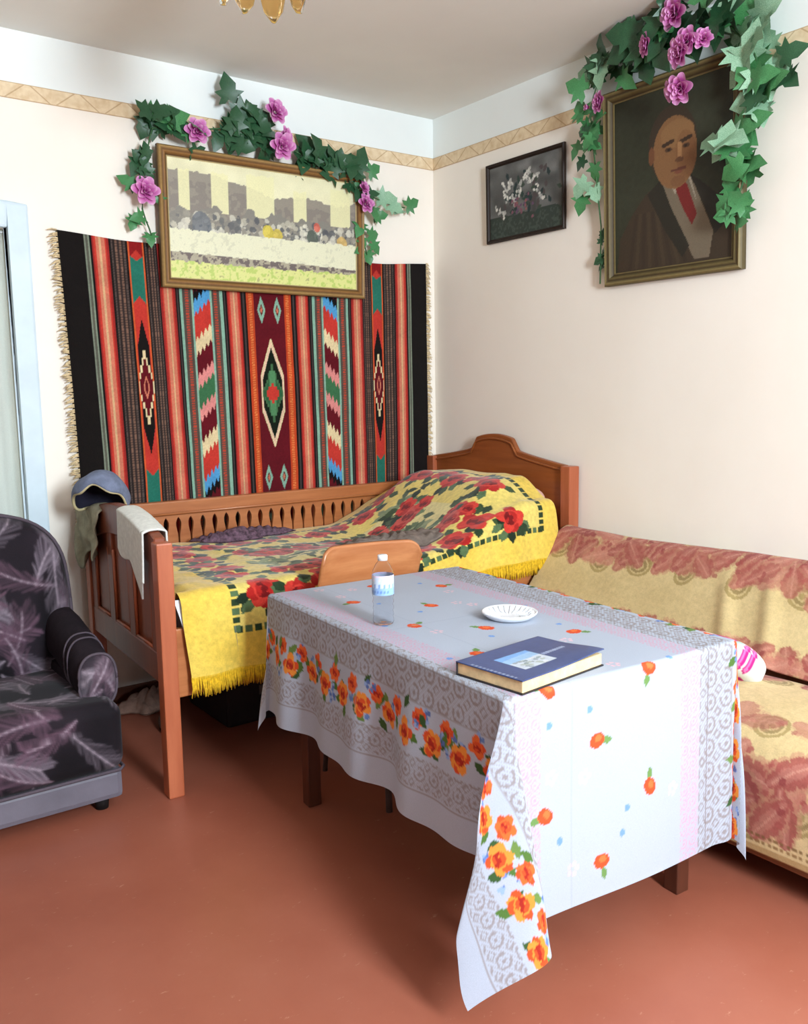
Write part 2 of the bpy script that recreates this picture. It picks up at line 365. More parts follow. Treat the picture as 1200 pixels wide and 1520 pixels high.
# ================================================================== ROOM
RX0, RY0, H = -4.72, -5.82, 2.855
def struct(o): o['kind'] = 'structure'; return o
struct(box('floor', (RX0 - .12, .12, RY0 - .12, .12, -.1, 0), M['floor'], bevel=0))
struct(box('ceiling', (RX0 - .12, .12, RY0 - .12, .12, H, H + .1), M['ceiling'], bevel=0))
def wall(name, b): return struct(build(name, b, M['wall']))
bm = bmesh.new()                                   # back wall with the curtained opening
WX0, WX1, WZ0, WZ1 = -3.22, -2.215, 0.72, 2.078
bx(bm, RX0 - .12, WX0, 0, .12, 0, H); bx(bm, WX1, .12, 0, .12, 0, H); bx(bm, WX0, WX1, 0, .12, 0, WZ0); bx(bm, WX0, WX1, 0, .12, WZ1, H); wall('wall_back', bm)
bm = bmesh.new(); bx(bm, 0, .12, RY0, 0, 0, H); wall('wall_right', bm)
bm = bmesh.new()
bx(bm, RX0 - .12, RX0, RY0, -3.8, 0, H); bx(bm, RX0 - .12, RX0, -2.6, 0, 0, H); bx(bm, RX0 - .12, RX0, -3.8, -2.6, 0, .9); bx(bm, RX0 - .12, RX0, -3.8, -2.6, 2.3, H); struct(build('wall_left', bm, M['wall_tan']))  # opening made for the added side window
bm = bmesh.new()
bx(bm, RX0 - .12, -2.40, RY0 - .12, RY0, 0, H); bx(bm, -1.50, .12, RY0 - .12, RY0, 0, H); bx(bm, -2.40, -1.50, RY0 - .12, RY0, 0, 1.3); bx(bm, -2.40, -1.50, RY0 - .12, RY0, 2.72, H); struct(build('wall_front', bm, M['wall_tan']))
# wallpaper border strips
struct(box('trim_1', (RX0, -.004, -.004, 0, 2.59, 2.652), M['border'], bevel=0, origin=(0, 0, 2.621)))
struct(box('trim_2', (-.004, 0, RY0, -.004, 2.59, 2.652), M['border'], bevel=0, origin=(0, 0, 2.621)))
struct(box('baseboard_back', (RX0, -.02, -.02, 0, 0, .07), M['baseboard'], bevel=.004))
struct(box('baseboard_right', (-.02, 0, RY0, 0, 0, .07), M['baseboard'], bevel=.004))

def window(name, x0, x1, z0, z1, T, mat, panes=2, casing=True):
    """T maps (along, depth towards room, height) to world"""
    root = bpy.data.objects.new(name, None); COL.objects.link(root); root['kind'] = 'structure'; loc = T((x0 + x1) / 2, 0, z0); root.location = loc; OFF[root.name] = np.array(loc)
    bm = bmesh.new(); c = .083
    bx(bm, x0 - c, x0, 0, .035, z0 - c, z1 + .1, T); bx(bm, x1, x1 + c, 0, .035, z0 - c, z1 + .1, T); bx(bm, x0, x1, 0, .035, z1, z1 + .1, T); bx(bm, x0, x1, 0, .035, z0 - c, z0, T)
    build('casing', bm, mat, root, .01)
    bm = bmesh.new()
    bx(bm, x0, x0 + .045, -.1, -.05, z0, z1, T); bx(bm, x1 - .045, x1, -.1, -.05, z0, z1, T); bx(bm, x0, x1, -.1, -.05, z1 - .04, z1, T); bx(bm, x0, x1, -.1, -.05, z0, z0 + .04, T)
    build('sash_frame', bm, mat, root, .004)
    wd = (x1 - x0 - .09) / panes
    for k in range(panes):
        box('pane', (x0 + .045 + k * wd + .01, x0 + .045 + (k + 1) * wd - .01, -.09, -.086, z0 + .04, z1 - .04), M['pane'], root, 0, T)
        if k: box('mullion', (x0 + .045 + k * wd - .02, x0 + .045 + k * wd + .02, -.1, -.07, z0 + .04, z1 - .04), mat, root, .003, T)
    return root
window('window_1', WX0, WX1, WZ0, WZ1, lambda a, d, z: (a, -d, z), M['bluepaint'])
window('window_2', -2.40, -1.50, 1.3, 2.72, lambda a, d, z: (a, RY0 + d, z), M['bluepaint'])
window('added_side_window', -3.8, -2.6, .9, 2.3, lambda a, d, z: (RX0 + d, a, z), M['bluepaint'])  # added out of view to go with the side fill lamp
# pleated curtain inside window_1
nx, ny = 160, 24
x = np.linspace(WX0 + .01, WX1 - .006, nx); z = np.linspace(WZ0 + .03, WZ1 - .004, ny)
XX, ZZ = np.meshgrid(x, z)
YY = .022 + .012 * np.sin(XX * 58 + .6 * np.sin(ZZ * 2)) * (.6 + .4 * np.sin(XX * 17)) + .004 * np.sin(XX * 131)
c = Cv(XX, ZZ, (226, 230, 218)); c.C *= (.94 + .08 * vnoise(c.U, c.V * .1, .03, 3))[:, None]
rod_root = thing('curtain', 'off-white pleated curtain hanging inside the pale blue window frame', 'curtain', (WX0 / 2 + WX1 / 2, .035, WZ0 + .05))
setmesh('curtain_cloth', np.stack([XX, YY, ZZ], -1).reshape(-1, 3), gridF(ny, nx), M['curtain'], rod_root, c.C)
bm = bmesh.new(); tube(bm, [(WX0 + .002, .022, WZ1 - .012), (WX1 - .002, .022, WZ1 - .012)], .005); build('curtain_rod', bm, M['capwhite'], rod_root, smooth=True)

# ================================================================== WALL RUG
def make_rug():
    XL, XR, ZT, ZB = -1.985, -.067, 2.09, .70
    nx, ny = 600, 250
    u = np.linspace(0, 1, nx); v = np.linspace(0, 1, ny)     # v 0 bottom .. 1 top
    U, V = np.meshgrid(u, v)
    zt = 2.055 + .035 * (2 * U - 1) ** 2 + .012 * np.cos(U * 2 * PI * 4) * (1 - np.abs(2 * U - 1))       # top edge sags between nails
    Z = ZB + (zt - ZB) * V
    XLt = XL - .035 * V ** 1.5
    X = XLt + (XR - XLt) * U
    Y = -.012 - .006 * (1 + np.sin(U * 34 + V * 2)) * (.4 + .6 * (1 - V)) - .004 * vnoise(U, V, .08, 5)
    c = Cv(U, Z, (26, 22, 20))
    n = c.U; zz = c.V
    RED, SAL, BEI, DRK, MINT, ORA, MAR, BLK = (158, 44, 40), (210, 122, 96), (214, 172, 128), (46, 38, 36), (140, 180, 158), (212, 92, 48), (98, 20, 30), (24, 20, 19)
    GRN, TEAL, CRE, PNK, BLU, SCA = (62, 112, 74), (42, 114, 96), (228, 206, 160), (222, 140, 134), (84, 156, 206), (196, 58, 48)
    def band(a, b, cc): c.put((n >= a) & (n < b), cc)
    def dotted(a, b, base, dot, p=.012):
        band(a, b, base); m = (n > a + (b - a) * .3) & (n < a + (b - a) * .7) & (np.mod(zz, p) < p * .55); c.put(m, dot)
    def multi(a, b, cols):
        k = (b - a) / len(cols)
        for i, cc in enumerate(cols): band(a + i * k, a + (i + 1) * k, cc)
    def salmon(a, b): multi(a, b, [RED, SCA, SAL, SAL, BEI, SAL, SAL, SCA, RED])
    def darks(a, b): multi(a, b, [BLK, (92, 76, 70), DRK, (128, 96, 80), (60, 48, 46), (128, 96, 80), DRK, (92, 76, 70), BLK]); m = (n > a) & (n < b) & (np.mod(zz, .012) < .005); c.put(m, DRK, .55)
    def greens(a, b): multi(a, b, [BLK, (128, 136, 118), (92, 92, 80), (134, 144, 124), BLK])
    # symmetric layout, left half measured
    L = [('bl', 0, .051), ('gr', .051, .072), ('sa', .072, .109), ('da', .109, .151), ('mo', .151, .188), ('da', .188, .220), ('sa', .220, .256), ('k', .256, .266),
         ('mi', .266, .273), ('do', .273, .294), ('mi', .294, .299), ('di', .299, .342), ('mi', .342, .346), ('do', .346, .366), ('mi', .366, .374), ('k', .374, .386), ('sa', .386, .424), ('k', .424, .438), ('od', .438, .459)]
    full = [(k, a, b, 1) for k, a, b in L] + [('ce', .459, .541, 1)] + [(k, 1 - b, 1 - a, -1) for k, a, b in L[::-1]]
    for k, a, b, s in full:
        if k == 'bl': band(a, b, BLK)
        elif k == 'gr': greens(a, b)
        elif k == 'sa': salmon(a, b)
        elif k == 'da': darks(a, b)
        elif k == 'k': multi(a, b, [BLK, (70, 60, 58), BLK])
        elif k == 'mi': band(a, b, MINT)
        elif k == 'do': dotted(a, b, (84, 74, 66), (186, 70, 50))
        elif k == 'od': dotted(a, b, (196, 70, 36), (222, 128, 70), .01)
        elif k == 'ce': band(a, b, MAR)
        elif k == 'mo':
            band(a, b, ORA); m = (a + b) / 2; h = (b - a) / 2; d = np.abs(n - m) / h; zc = 1.435; dz = np.abs(zz - zc)
            inb = d < .82
            c.put(inb & (dz < .75), SCA)
            c.put(inb & (dz - d * .03 < .55) & (dz + d * .04 > .40), TEAL)
            c.put(inb & (dz + d * .04 > .60), (140, 28, 30))
            c.put((dz + d * .17 < .305) & (d < .72), BLK)
            st = np.floor(d * 5) / 5
            c.put((dz + st * .17 < .165) & (d < .95), CRE)
            c.put((dz + st * .15 < .125) & (d < .8), MAR)
            c.put((dz + d * .12 < .055) & (d < .4), SAL); c.put((dz + d * .12 < .035) & (d < .22), MAR)
        elif k == 'di':
            w_ = (b - a); t = (n - a) / w_; t = t if s > 0 else 1 - t
            q = zz - (t - .5) * .075                                # slanted bands
            saw = np.mod(t * 4, 1); edge = .03 * np.abs(saw - .5) * 2
            dz = np.abs(q - 1.415) + edge
            m = (n >= a) & (n < b)
            c.put(m, (150, 26, 30))
            for r0, r1, cc in ((0, .062, GRN), (.062, .118, PNK), (.118, .215, MAR), (.215, .285, CRE), (.285, .40, SCA), (.40, .46, BLU), (.46, .50, BLK), (.5, .9, MAR)):
                c.put(m & (dz >= r0) & (dz < r1), cc)
    # central medallion
    W = XR - XL
    du = np.abs(n - .5) * W; zc = 1.40; dz = np.abs(zz - zc)
    hexa = lambda hw, hh, sh: (du < hw) & (dz < hh - np.maximum(0, (du / hw)) * (hh - sh))
    c.put(hexa(.062, .27, .085), CRE); c.put(hexa(.058, .25, .08), (226, 170, 166), .35); c.put(hexa(.050, .225, .07), (20, 30, 20))
    st = np.floor(du / .008) * .008; sz = np.floor(dz / .016) * .016
    c.put((st * 2.6 + sz < .13) & ((st < .017) | (sz < .05)), (70, 110, 72)); c.put((st * 2 + sz < .085), (48, 92, 60)); c.put(((st < .012) & (sz < .10)), (84, 136, 92))
    c.put((st * 1.6 + sz < .042), SCA)
    for sx_ in (-1, 1):
        for zc2 in (1.80, .985, .83):
            dd = np.abs((n - .5) * W - sx_ * .042); d2 = np.abs(zz - zc2)
            c.put(dd * 3 + d2 < .066, MINT); c.put(dd * 3 + d2 < .03, MAR); c.put(dd * 3 + d2 < .018, SAL)
    c.C *= (.86 + .2 * vnoise(c.U * 400, c.V * 300, 1.0, 2) * .6 + .08 * vnoise(c.U, c.V, .05, 9))[:, None]
    root = thing('wall_rug', 'striped woven wall rug with black ends and a central diamond, hung behind the bed', 'rug', (-1.02, -.015, .70))
    P = np.stack([X, Y, Z], -1); ring = np.concatenate([P[0, :], P[1:, -1], P[-1, -2::-1], P[-2:0:-1, 0]])
    Pf = P.reshape(-1, 3); rb = ring.copy(); rb[:, 1] = -.002
    idx = np.arange(ny * nx).reshape(ny, nx); ri = np.concatenate([idx[0, :], idx[1:, -1], idx[-1, -2::-1], idx[-2:0:-1, 0]]); m = len(ri); o0 = len(Pf)
    F2 = np.stack([ri, np.roll(ri, -1), o0 + np.roll(np.arange(m), -1), o0 + np.arange(m)], -1)
    setmesh('rug_weave', np.vstack([Pf, rb]), np.vstack([gridF(ny, nx), F2]), M['rug'], root, np.vstack([c.C, c.C[ri]]))
    # undyed warp fringe at both ends
    for side in (-1, 1):
        bm = bmesh.new()
        for k in range(190):
            t = k / 189.; j = int(t * (ny - 1)); p = P[j, 0 if side < 0 else -1]
            ln = random.uniform(.022, .042) * (1 if side < 0 else .8); sag = random.uniform(-.01, .012)
            q = (p[0] + side * ln, p[1] + random.uniform(-.006, .004), p[2] - .008 - sag)
            m_ = ((p[0] + q[0]) / 2, p[1] - .004, (p[2] + q[2]) / 2 + .003)
            if q[0] > -.012: q = (-.012, q[1], q[2]); m_ = ((p[0] - .012) / 2, m_[1], m_[2])
            tube(bm, [tuple(p), m_, q], [.0035, .0036, .0016], 5)
        f = build('fringe', bm, M['yarn'], root, smooth=True); f['kind'] = 'stuff'; f['label'] = 'undyed cream yarn fringe'
make_rug()

# ================================================================== PICTURES
def frame_mesh(name, w, h, prof, T, cols, mat, parent):
    """mitred frame: prof = list of (inward, outward-depth) ; T maps (a,b,depth)->world"""
    cs = [(-w / 2, -h / 2, 1, 1), (w / 2, -h / 2, -1, 1), (w / 2, h / 2, -1, -1), (-w / 2, h / 2, 1, -1)]
    P = []; C = []
    for a, b, sa, sb in cs:
        for (i, d), cc in zip(prof, cols): P.append(T(a + sa * i, b + sb * i, d)); C.append(cc)
    n = len(prof); F = []
    for k in range(4):
        for j in range(n): F.append([k * n + j, k * n + (j + 1) % n, ((k + 1) % 4) * n + (j + 1) % n, ((k + 1) % 4) * n + j])
    return setmesh(name, P, F, mat, parent, np.array(C, float), smooth=False)
def picture(name, label, w, h, origin, ax, ay, an, fw, depth, res, paint, fmat, pcols, pmat, lean=0.0):
    """origin bottom centre at the wall, ax along, ay up, an out of wall"""
    ax, ay, an = map(lambda q: np.array(q, float), (ax, ay, an)); ay2 = ay * math.cos(lean) + an * math.sin(lean); an2 = an * math.cos(lean) - ay * math.sin(lean)
    O = np.array(origin, float)
    T = lambda a, b, d: tuple(O + ax * a + ay2 * (b + h / 2) + an2 * d)
    root = thing(name, label, 'picture', tuple(O))
    prof = [(0, .004), (0, depth * .75), (fw * .18, depth), (fw * .42, depth * .86), (fw * .62, depth * .9), (fw * .86, depth * .55), (fw, depth * .5), (fw, .004)]
    frame_mesh('frame', w, h, prof, T, pcols, fmat, root)
    iw, ih = w - 2 * fw + .004, h - 2 * fw + .004; nx, ny = int(iw / res), int(ih / res)
    A, B = np.meshgrid(np.linspace(-iw / 2, iw / 2, nx), np.linspace(-ih / 2, ih / 2, ny))
    cv = paint(A / iw + .5, B / ih + .5, iw / ih)
    d = depth * .42
    P = O + A[..., None] * ax + (B + h / 2)[..., None] * ay2 + d * an2
    setmesh('picture_sheet', P.reshape(-1, 3), gridF(ny, nx), pmat, root, cv.C)
    bm = bmesh.new(); bx(bm, -w / 2 + .006, w / 2 - .006, -h / 2 + .006, h / 2 - .006, .004, .008, T); build('backing_board', bm, M['brownframe'], root)
    return root, T

def paint_valley(U, V, asp):
    # a plain river landscape print in cream, taupe and yellow-green
    c = Cv(U * asp, V, (232, 228, 188)); n = vnoise(c.U, c.V, .1, 1); n2 = vnoise(c.U, c.V, .03, 4); n3 = .6 * vnoise(c.U, c.V, .035, 8) + .4 * vnoise(c.U, c.V, .014, 18)
    c.C += ((n - .5) * 18)[:, None]
    ridge = .78 + .16 * (vnoise(c.U, c.V * 0, .34, 3) - .3) + .03 * n2
    c.put((c.V < ridge), (150, 142, 128)); c.put((c.V < ridge - .08) & (n2 > .4), (132, 124, 116), .7)
    for a, b, hh in ((.10, .2, .30), (.40, .56, .30), (.74, 1.02, .33), (1.22, 1.36, .24), (1.62, 1.85, .3)):
        m = (c.U > a) & (c.U < b) & (c.V > .58) & (c.V < .6 + hh + .03 * n2); c.put(m, (236, 232, 180), .9)
    tre = .50 + .16 * vnoise(c.U, c.V * 0, .11, 6) + .05 * n2
    m = (c.V < tre) & (c.V > .36); c.put(m, (136, 132, 122))
    rn = random.Random(12)
    for k in range(260):
        u_ = rn.uniform(0, asp); v_ = rn.uniform(.38, .56) ; r_ = rn.uniform(.014, .034)
        c.ell(u_, v_, r_, r_ * rn.uniform(.7, 1.3), rn.choice([(208, 204, 186), (190, 184, 164), (110, 110, 108), (86, 88, 92), (150, 144, 130), (224, 220, 200)]), rn.uniform(0, 3), .8)
    for u_, v_, cc, r in ((.3, .47, (98, 104, 112), .09), (.95, .46, (228, 204, 60), .055), (1.05, .44, (226, 200, 70), .05), (1.47, .55, (214, 88, 70), .035), (1.42, .45, (72, 84, 76), .06), (1.75, .42, (222, 180, 96), .06), (.62, .46, (104, 104, 104), .06)):
        c.ell(u_, v_, r, r * 1.2, cc, .2, .75)
    riv = (c.V < .405 + .02 * n2) & (c.V > .2 - .02 * (c.U - .9) + .012 * n2); c.put(riv, (230, 228, 196)); c.put(riv & (n3 > .7), (208, 206, 178), .6)
    bk = (c.V <= .2 - .02 * (c.U - .9) + .012 * n2) & (c.V > .11); c.put(bk, (112, 100, 96)); c.put(bk & (n3 > .52), (190, 182, 154), .8)
    fg = c.V < .125 + .03 * n2; c.put(fg, (220, 222, 142)); c.put(fg & (n3 > .6), (176, 202, 96), .7); c.put(fg & (n3 < .2), (150, 150, 100), .6)
    return c
def paint_still(U, V, asp):
    c = Cv(U * asp, V, (84, 84, 82)); n = vnoise(c.U, c.V, .13, 2); n3 = vnoise(c.U, c.V, .03, 5)
    c.C += ((n - .5) * 50)[:, None] + (c.V * 22)[:, None]; c.put(c.V < .26 + .05 * n, (50, 60, 54)); c.put((c.V < .26) & (n3 > .6), (74, 86, 76), .7)
    rn = random.Random(5)
    for k in range(60):
        u_ = rn.gauss(.72, .26); v_ = rn.gauss(.5, .14); c.leaf(u_, v_, rn.uniform(.08, .16), .03, rn.uniform(0, 6.28), rn.choice([(42, 62, 56), (60, 74, 62), (34, 52, 54), (80, 70, 70)]))
    for u_, v_, a, L in ((.32, .66, 2.0, .22), (.42, .72, 1.2, .18), (.2, .38, 2.4, .2), (.62, .62, 1.3, .24), (.9, .72, .3, .24), (1.02, .5, -.9, .22), (.78, .8, .9, .16), (.5, .5, 1.8, .15)):
        for k in range(16):
            t = rn.random(); w_ = (1 - t) * .05 + .012
            c.ell(u_ + math.cos(a) * (t - .5) * L + rn.gauss(0, w_ * .5), v_ + math.sin(a) * (t - .5) * L + rn.gauss(0, w_ * .5), .024, .017, rn.choice([(206, 204, 196), (178, 178, 172), (226, 224, 214)]), rn.random() * 3)
    for k in range(26): c.ell(rn.gauss(.66, .12), rn.gauss(.36, .08), .024, .02, rn.choice([(128, 82, 96), (104, 74, 104), (146, 92, 92)]), rn.random() * 3)
    return c
def paint_sitter(U, V, asp):
    # plain half-length study of a man in a brown coat with a red tie
    c = Cv(U * asp, V, (52, 54, 38)); n = vnoise(c.U, c.V, .2, 2); n3 = vnoise(c.U, c.V, .02, 5)
    c.C += ((n - .5) * 14)[:, None] + ((n3 - .5) * 6)[:, None]
    S = asp
    coat = (66, 52, 38)
    c.poly([(.02 * S, 0), (.05 * S, .2), (.16 * S, .33), (.3 * S, .44), (.52 * S, .5), (.72 * S, .46), (.88 * S, .36), (.97 * S, .22), (1.0 * S, 0)], coat)
    for a in range(9): c.seg((.14 * S + a * .05, .02), (.2 * S + a * .03, .32), .012, (82, 66, 48) if a % 2 else (54, 42, 32), .5)
    c.poly([(.4 * S, .5), (.47 * S, .36), (.7 * S, .02), (.82 * S, .02), (.85 * S, .16), (.66 * S, .5)], (126, 112, 92))
    c.poly([(.3 * S, .43), (.42 * S, .5), (.5 * S, .34), (.66 * S, .1), (.6 * S, .04), (.46 * S, .2)], (44, 40, 30))
    c.poly([(.74 * S, .45), (.66 * S, .49), (.78 * S, .3), (.86 * S, .14), (.95 * S, .2), (.9 * S, .34)], (42, 38, 30))
    c.poly([(.5 * S, .46), (.54 * S, .4), (.64 * S, .49), (.72 * S, .33), (.66 * S, .5), (.56 * S, .5)], (176, 164, 144))
    c.poly([(.53 * S, .45), (.6 * S, .47), (.64 * S, .44), (.72 * S, .27), (.68 * S, .21), (.6 * S, .32)], (124, 36, 34))
    u0, v0 = .52 * S, .66
    c.ell(u0 - .005, v0 + .02, .166, .212, (62, 49, 36), .06)                     # hair
    c.ell(u0 + .012, v0 - .03, .15, .2, (142, 101, 64), .06)
    c.ell(u0 + .03, v0 + .07, .115, .075, (150, 110, 70)); c.ell(u0 + .09, v0 - .05, .07, .13, (132, 88, 54), .1, .5)
    c.ell(u0 - .15, v0 - .02, .022, .05, (120, 76, 48))
    for s_ in (-1, 1):
        c.seg((u0 + .03 + s_ * .06 - .035, v0 + .02), (u0 + .03 + s_ * .06 + .03, v0 + .035), .011, (64, 44, 30)); c.ell(u0 + .03 + s_ * .06, v0 - .008, .026, .012, (82, 56, 38)); c.ell(u0 + .03 + s_ * .06, v0 - .008, .009, .009, (36, 26, 20))
    c.seg((u0 + .045, v0 + .01), (u0 + .05, v0 - .065), .014, (174, 128, 84)); c.ell(u0 + .045, v0 - .075, .03, .014, (106, 68, 44))
    c.seg((u0 - .005, v0 - .128), (u0 + .085, v0 - .125), .007, (104, 58, 44)); c.ell(u0 + .04, v0 - .142, .03, .008, (132, 76, 56)); c.ell(u0 + .035, v0 - .19, .05, .03, (128, 86, 56), 0, .7)
    c.C *= .92
    return c
gcols = [(88, 66, 40), (110, 84, 50), (172, 138, 84), (104, 72, 38), (150, 106, 56), (90, 62, 34), (206, 186, 130), (90, 70, 40)]
pic1, T1 = picture('framed_print', 'wide gilt-framed cream and taupe print above the striped wall rug', 1.085, .61, (-1.045, -.03, 1.878), (1, 0, 0), (0, 0, 1), (0, -1, 0), .047, .034, .004, paint_valley, M['giltframe'], gcols, M['print'], math.radians(1.5))
dcols = [(40, 26, 18)] * 8
picture('framed_painting', 'small dark still life of white lilac in a thin brown frame', .535, .382, (0, -.726, 2.135), (0, -1, 0), (0, 0, 1), (-1, 0, 0), .02, .022, .004, paint_still, M['giltframe'], dcols, M['oil'], math.radians(1))
pc = [(74, 62, 38), (92, 80, 50), (136, 120, 76), (66, 52, 32), (112, 98, 60), (60, 46, 28), (124, 108, 66), (60, 46, 28)]
picture('portrait_painting', 'large dark portrait of a man with red tie in a gilt-brown frame', .675, .80, (0, -1.588, 1.845), (0, -1, 0), (0, 0, 1), (-1, 0, 0), .052, .04, .004, paint_sitter, M['giltframe'], pc, M['oil'], math.radians(2.2))

# ================================================================== IVY GARLANDS
def leaf_mesh(name, mat, seed):
    rn = random.Random(seed)
    lobes = [(0, -.04), (.16, -.20), (.46, -.22), (.33, .02), (.62, .22), (.30, .30), (.34, .52), (.0, .92)]
    R_ = [(a * rn.uniform(.92, 1.08), b * rn.uniform(.94, 1.06)) for a, b in lobes]; Lf = [(-a * rn.uniform(.92, 1.08), b) for a, b in lobes[1:-1]][::-1]
    out = R_ + Lf; P = [(0, .05, 0), (0, .3, .015), (0, .6, .0)]
    bend = rn.uniform(.15, .45); fold = rn.uniform(.1, .35)
    f = lambda a, b: (a, b, fold * abs(a) - bend * (b - .2) ** 2 + rn.uniform(-.03, .03))
    P = [f(*p[:2]) for p in P] + [f(*q) for q in out]
    n = len(out); F = []
    ctr = lambda b: 0 if b < .1 else (1 if b < .45 else 2)
    for i in range(n):
        j = (i + 1) % n; a, b = ctr(out[i][1]), ctr(out[j][1])
        F.append([3 + i, 3 + j, b])
        if a != b: F.append([3 + i, b, a])
    me = bpy.data.meshes.new(name); me.from_pydata(P, [], F); me.polygons.foreach_set('use_smooth', np.ones(len(F), bool)); me.materials.append(mat); me.update()
    return me
LEAF = {k: [leaf_mesh('ivy_leaf_' + k, M['leaf_' + k], s + i) for i in range(3)] for s, k in ((1, 'dark'), (11, 'mid'), (21, 'pale'))}
def rose_mesh(seed, full=True):
    rn = random.Random(seed); P = []; F = []; C = []
    for ring, (n, r0, tilt, L) in enumerate(((3, .06, 1.35, .42), (4, .12, 1.05, .5), (5, .2, .7, .58), (6, .26, .32, .66)) if full else ((3, .06, 1.4, .5), (4, .12, 1.2, .62))):
        for k in range(n):
            a0 = k * 2 * PI / n + ring * .7 + rn.uniform(-.15, .15); wd = .34 + .06 * ring; o = len(P)
            for j in range(5):
                t = j / 4
                for i in range(5):
                    s_ = (i - 2) / 2; wj = wd * math.sin(PI * (.22 + .6 * t)) ; rr = r0 + L * t * math.cos(tilt) + .10 * t * t - .08 * s_ * s_; zz = L * t * math.sin(tilt) - .16 * max(0, t - .7) + .06 * s_ * s_
                    ang = a0 + s_ * wj / max(rr, .16) * (.62 if ring < 2 else .8)
                    P.append((rr * math.cos(ang), rr * math.sin(ang), zz)); k_ = t ** 1.5 * (.6 + .4 * rn.random()); C.append(np.array((186, 56, 150)) * (1 - k_) + np.array((250, 206, 236)) * k_)
            for j in range(4):
                for i in range(4): F.append([o + j * 5 + i, o + j * 5 + i + 1, o + j * 5 + i + 6, o + j * 5 + i + 5])
    me = bpy.data.meshes.new('rose_bloom'); me.from_pydata(P, [], F); me.polygons.foreach_set('use_smooth', np.ones(len(F), bool))
    a = me.color_attributes.new('Col', 'FLOAT_COLOR', 'POINT'); c = np.ones((len(P), 4), np.float32); c[:, :3] = lin(np.array(C)); a.data.foreach_set('color', c.ravel()); me.materials.append(M['rosepetal']); me.update()
    return me
ROSE = [rose_mesh(3), rose_mesh(4), rose_mesh(9, False)]
def garland(label, base, vine_pts, leaves, roses, P3, out):
    """P3 maps wall coords (a,z,depth) to world; out = outward normal of the wall"""
    root = thing('ivy_garland', label, 'garland', base)
    for vp in vine_pts:
        bm = bmesh.new(); pts = [P3(*p) for p in vp]
        # smooth by subdividing
        q = []
        for i in range(len(pts) - 1):
            for t in (0, .34, .67): q.append(tuple(np.array(pts[i]) * (1 - t) + np.array(pts[i + 1]) * t + np.array([0, 0, .006 * math.sin(i * 2 + t * 5)])))
        q.append(pts[-1]); tube(bm, q, .0035, 6); build('vine', bm, M['stem'], root, smooth=True)
    rn = random.Random(len(leaves)); o3 = Vector(out); o0 = off(root)
    for i, (a, z, d, kind, size, ang) in enumerate(leaves):
        o = bpy.data.objects.new('leaf', LEAF[kind][i % 3]); COL.objects.link(o); o.parent = root
        # local: leaf y axis points along ang in the wall plane, z faces out of wall with random tilt
        side = Vector((1, 0, 0)) if abs(out[1]) > .5 else Vector((0, -1, 0))
        yv = (side * math.cos(ang) + Vector((0, 0, 1)) * math.sin(ang) + o3 * rn.uniform(-.25, .55)).normalized()
        nv = (o3 + Vector((rn.uniform(-.5, .5), rn.uniform(-.5, .5), rn.uniform(-.2, .6)))); nv = (nv - yv * nv.dot(yv)).normalized(); xv = yv.cross(nv)
        m = Matrix((xv, yv, nv)).transposed().to_4x4()
        o.matrix_local = Matrix.Translation(Vector(P3(a, z, d)) - Vector(o0)) @ m @ Matrix.Scale(size * .78, 4)
    for i, (a, z, d, size, tx, tz) in enumerate(roses):
        o = bpy.data.objects.new('rose', ROSE[2] if size < .04 else ROSE[i % 2]); COL.objects.link(o); o.parent = root; o['label'] = 'pink artificial rose'
        side = Vector((1, 0, 0)) if abs(out[1]) > .5 else Vector((0, -1, 0))
        nv = (o3 + side * tx + Vector((0, 0, tz))).normalized(); m = nv.to_track_quat('Z', 'Y').to_matrix().to_4x4()
        o.matrix_local = Matrix.Translation(Vector(P3(a, z, d)) - Vector(o0)) @ m @ Matrix.Scale(size, 4)
    return root
GB = lambda a, z, d: (a, -d, z)            # back wall
GR = lambda a, z, d: (-d, a, z)            # right wall
K = {'d': 'dark', 'm': 'mid', 'p': 'pale'}
def spread(pts, n, kinds, size, rn, jit=.035, dmin=.045, dmax=.10):
    out = []
    n = int(n * 1.5)
    for i in range(n):
        t = (i + .5) / n * (len(pts) - 1); k = int(t); f = t - k; p = np.array(pts[k]) * (1 - f) + np.array(pts[min(k + 1, len(pts) - 1)]) * f
        out.append((p[0] + rn.uniform(-jit, jit), p[1] + rn.uniform(-jit, jit), rn.uniform(dmin, dmax), K[rn.choice(kinds)], size * rn.uniform(.8, 1.2), rn.uniform(0, 2 * PI)))
    return out
rn = random.Random(21)
lv = []
lv += spread([(-1.63, 2.60), (-1.57, 2.56), (-1.50, 2.57), (-1.45, 2.60)], 11, 'ddm', .115, rn)
lv += spread([(-1.66, 2.44), (-1.64, 2.36)], 4, 'd', .10, rn, .02)
lv += [(-1.70, 2.30, .06, 'mid', .10, 2.6), (-1.665, 2.17, .06, 'mid', .09, 3.4), (-1.70, 2.16, .05, 'mid', .085, 4.4), (-1.63, 2.10, .05, 'mid', .08, 4.6), (-1.585, 2.26, .06, 'mid', .07, 5.2), (-1.40, 2.49, .07, 'dark', .12, 4.5)]
lv += [(-1.24, 2.73, .08, 'dark', .15, 1.75), (-1.20, 2.66, .09, 'dark', .17, .3), (-1.15, 2.70, .09, 'dark', .16, 5.6)]
lv += spread([(-1.27, 2.56), (-1.20, 2.63), (-1.12, 2.62), (-1.05, 2.62), (-1.02, 2.54)], 15, 'ddd', .145, rn, .045)
lv += spread([(-.86, 2.52), (-.78, 2.52), (-.70, 2.51), (-.62, 2.49), (-.55, 2.46)], 18, 'ddd', .135, rn, .045)
lv += spread([(-.55, 2.44), (-.50, 2.36)], 5, 'ddm', .10, rn, .03)
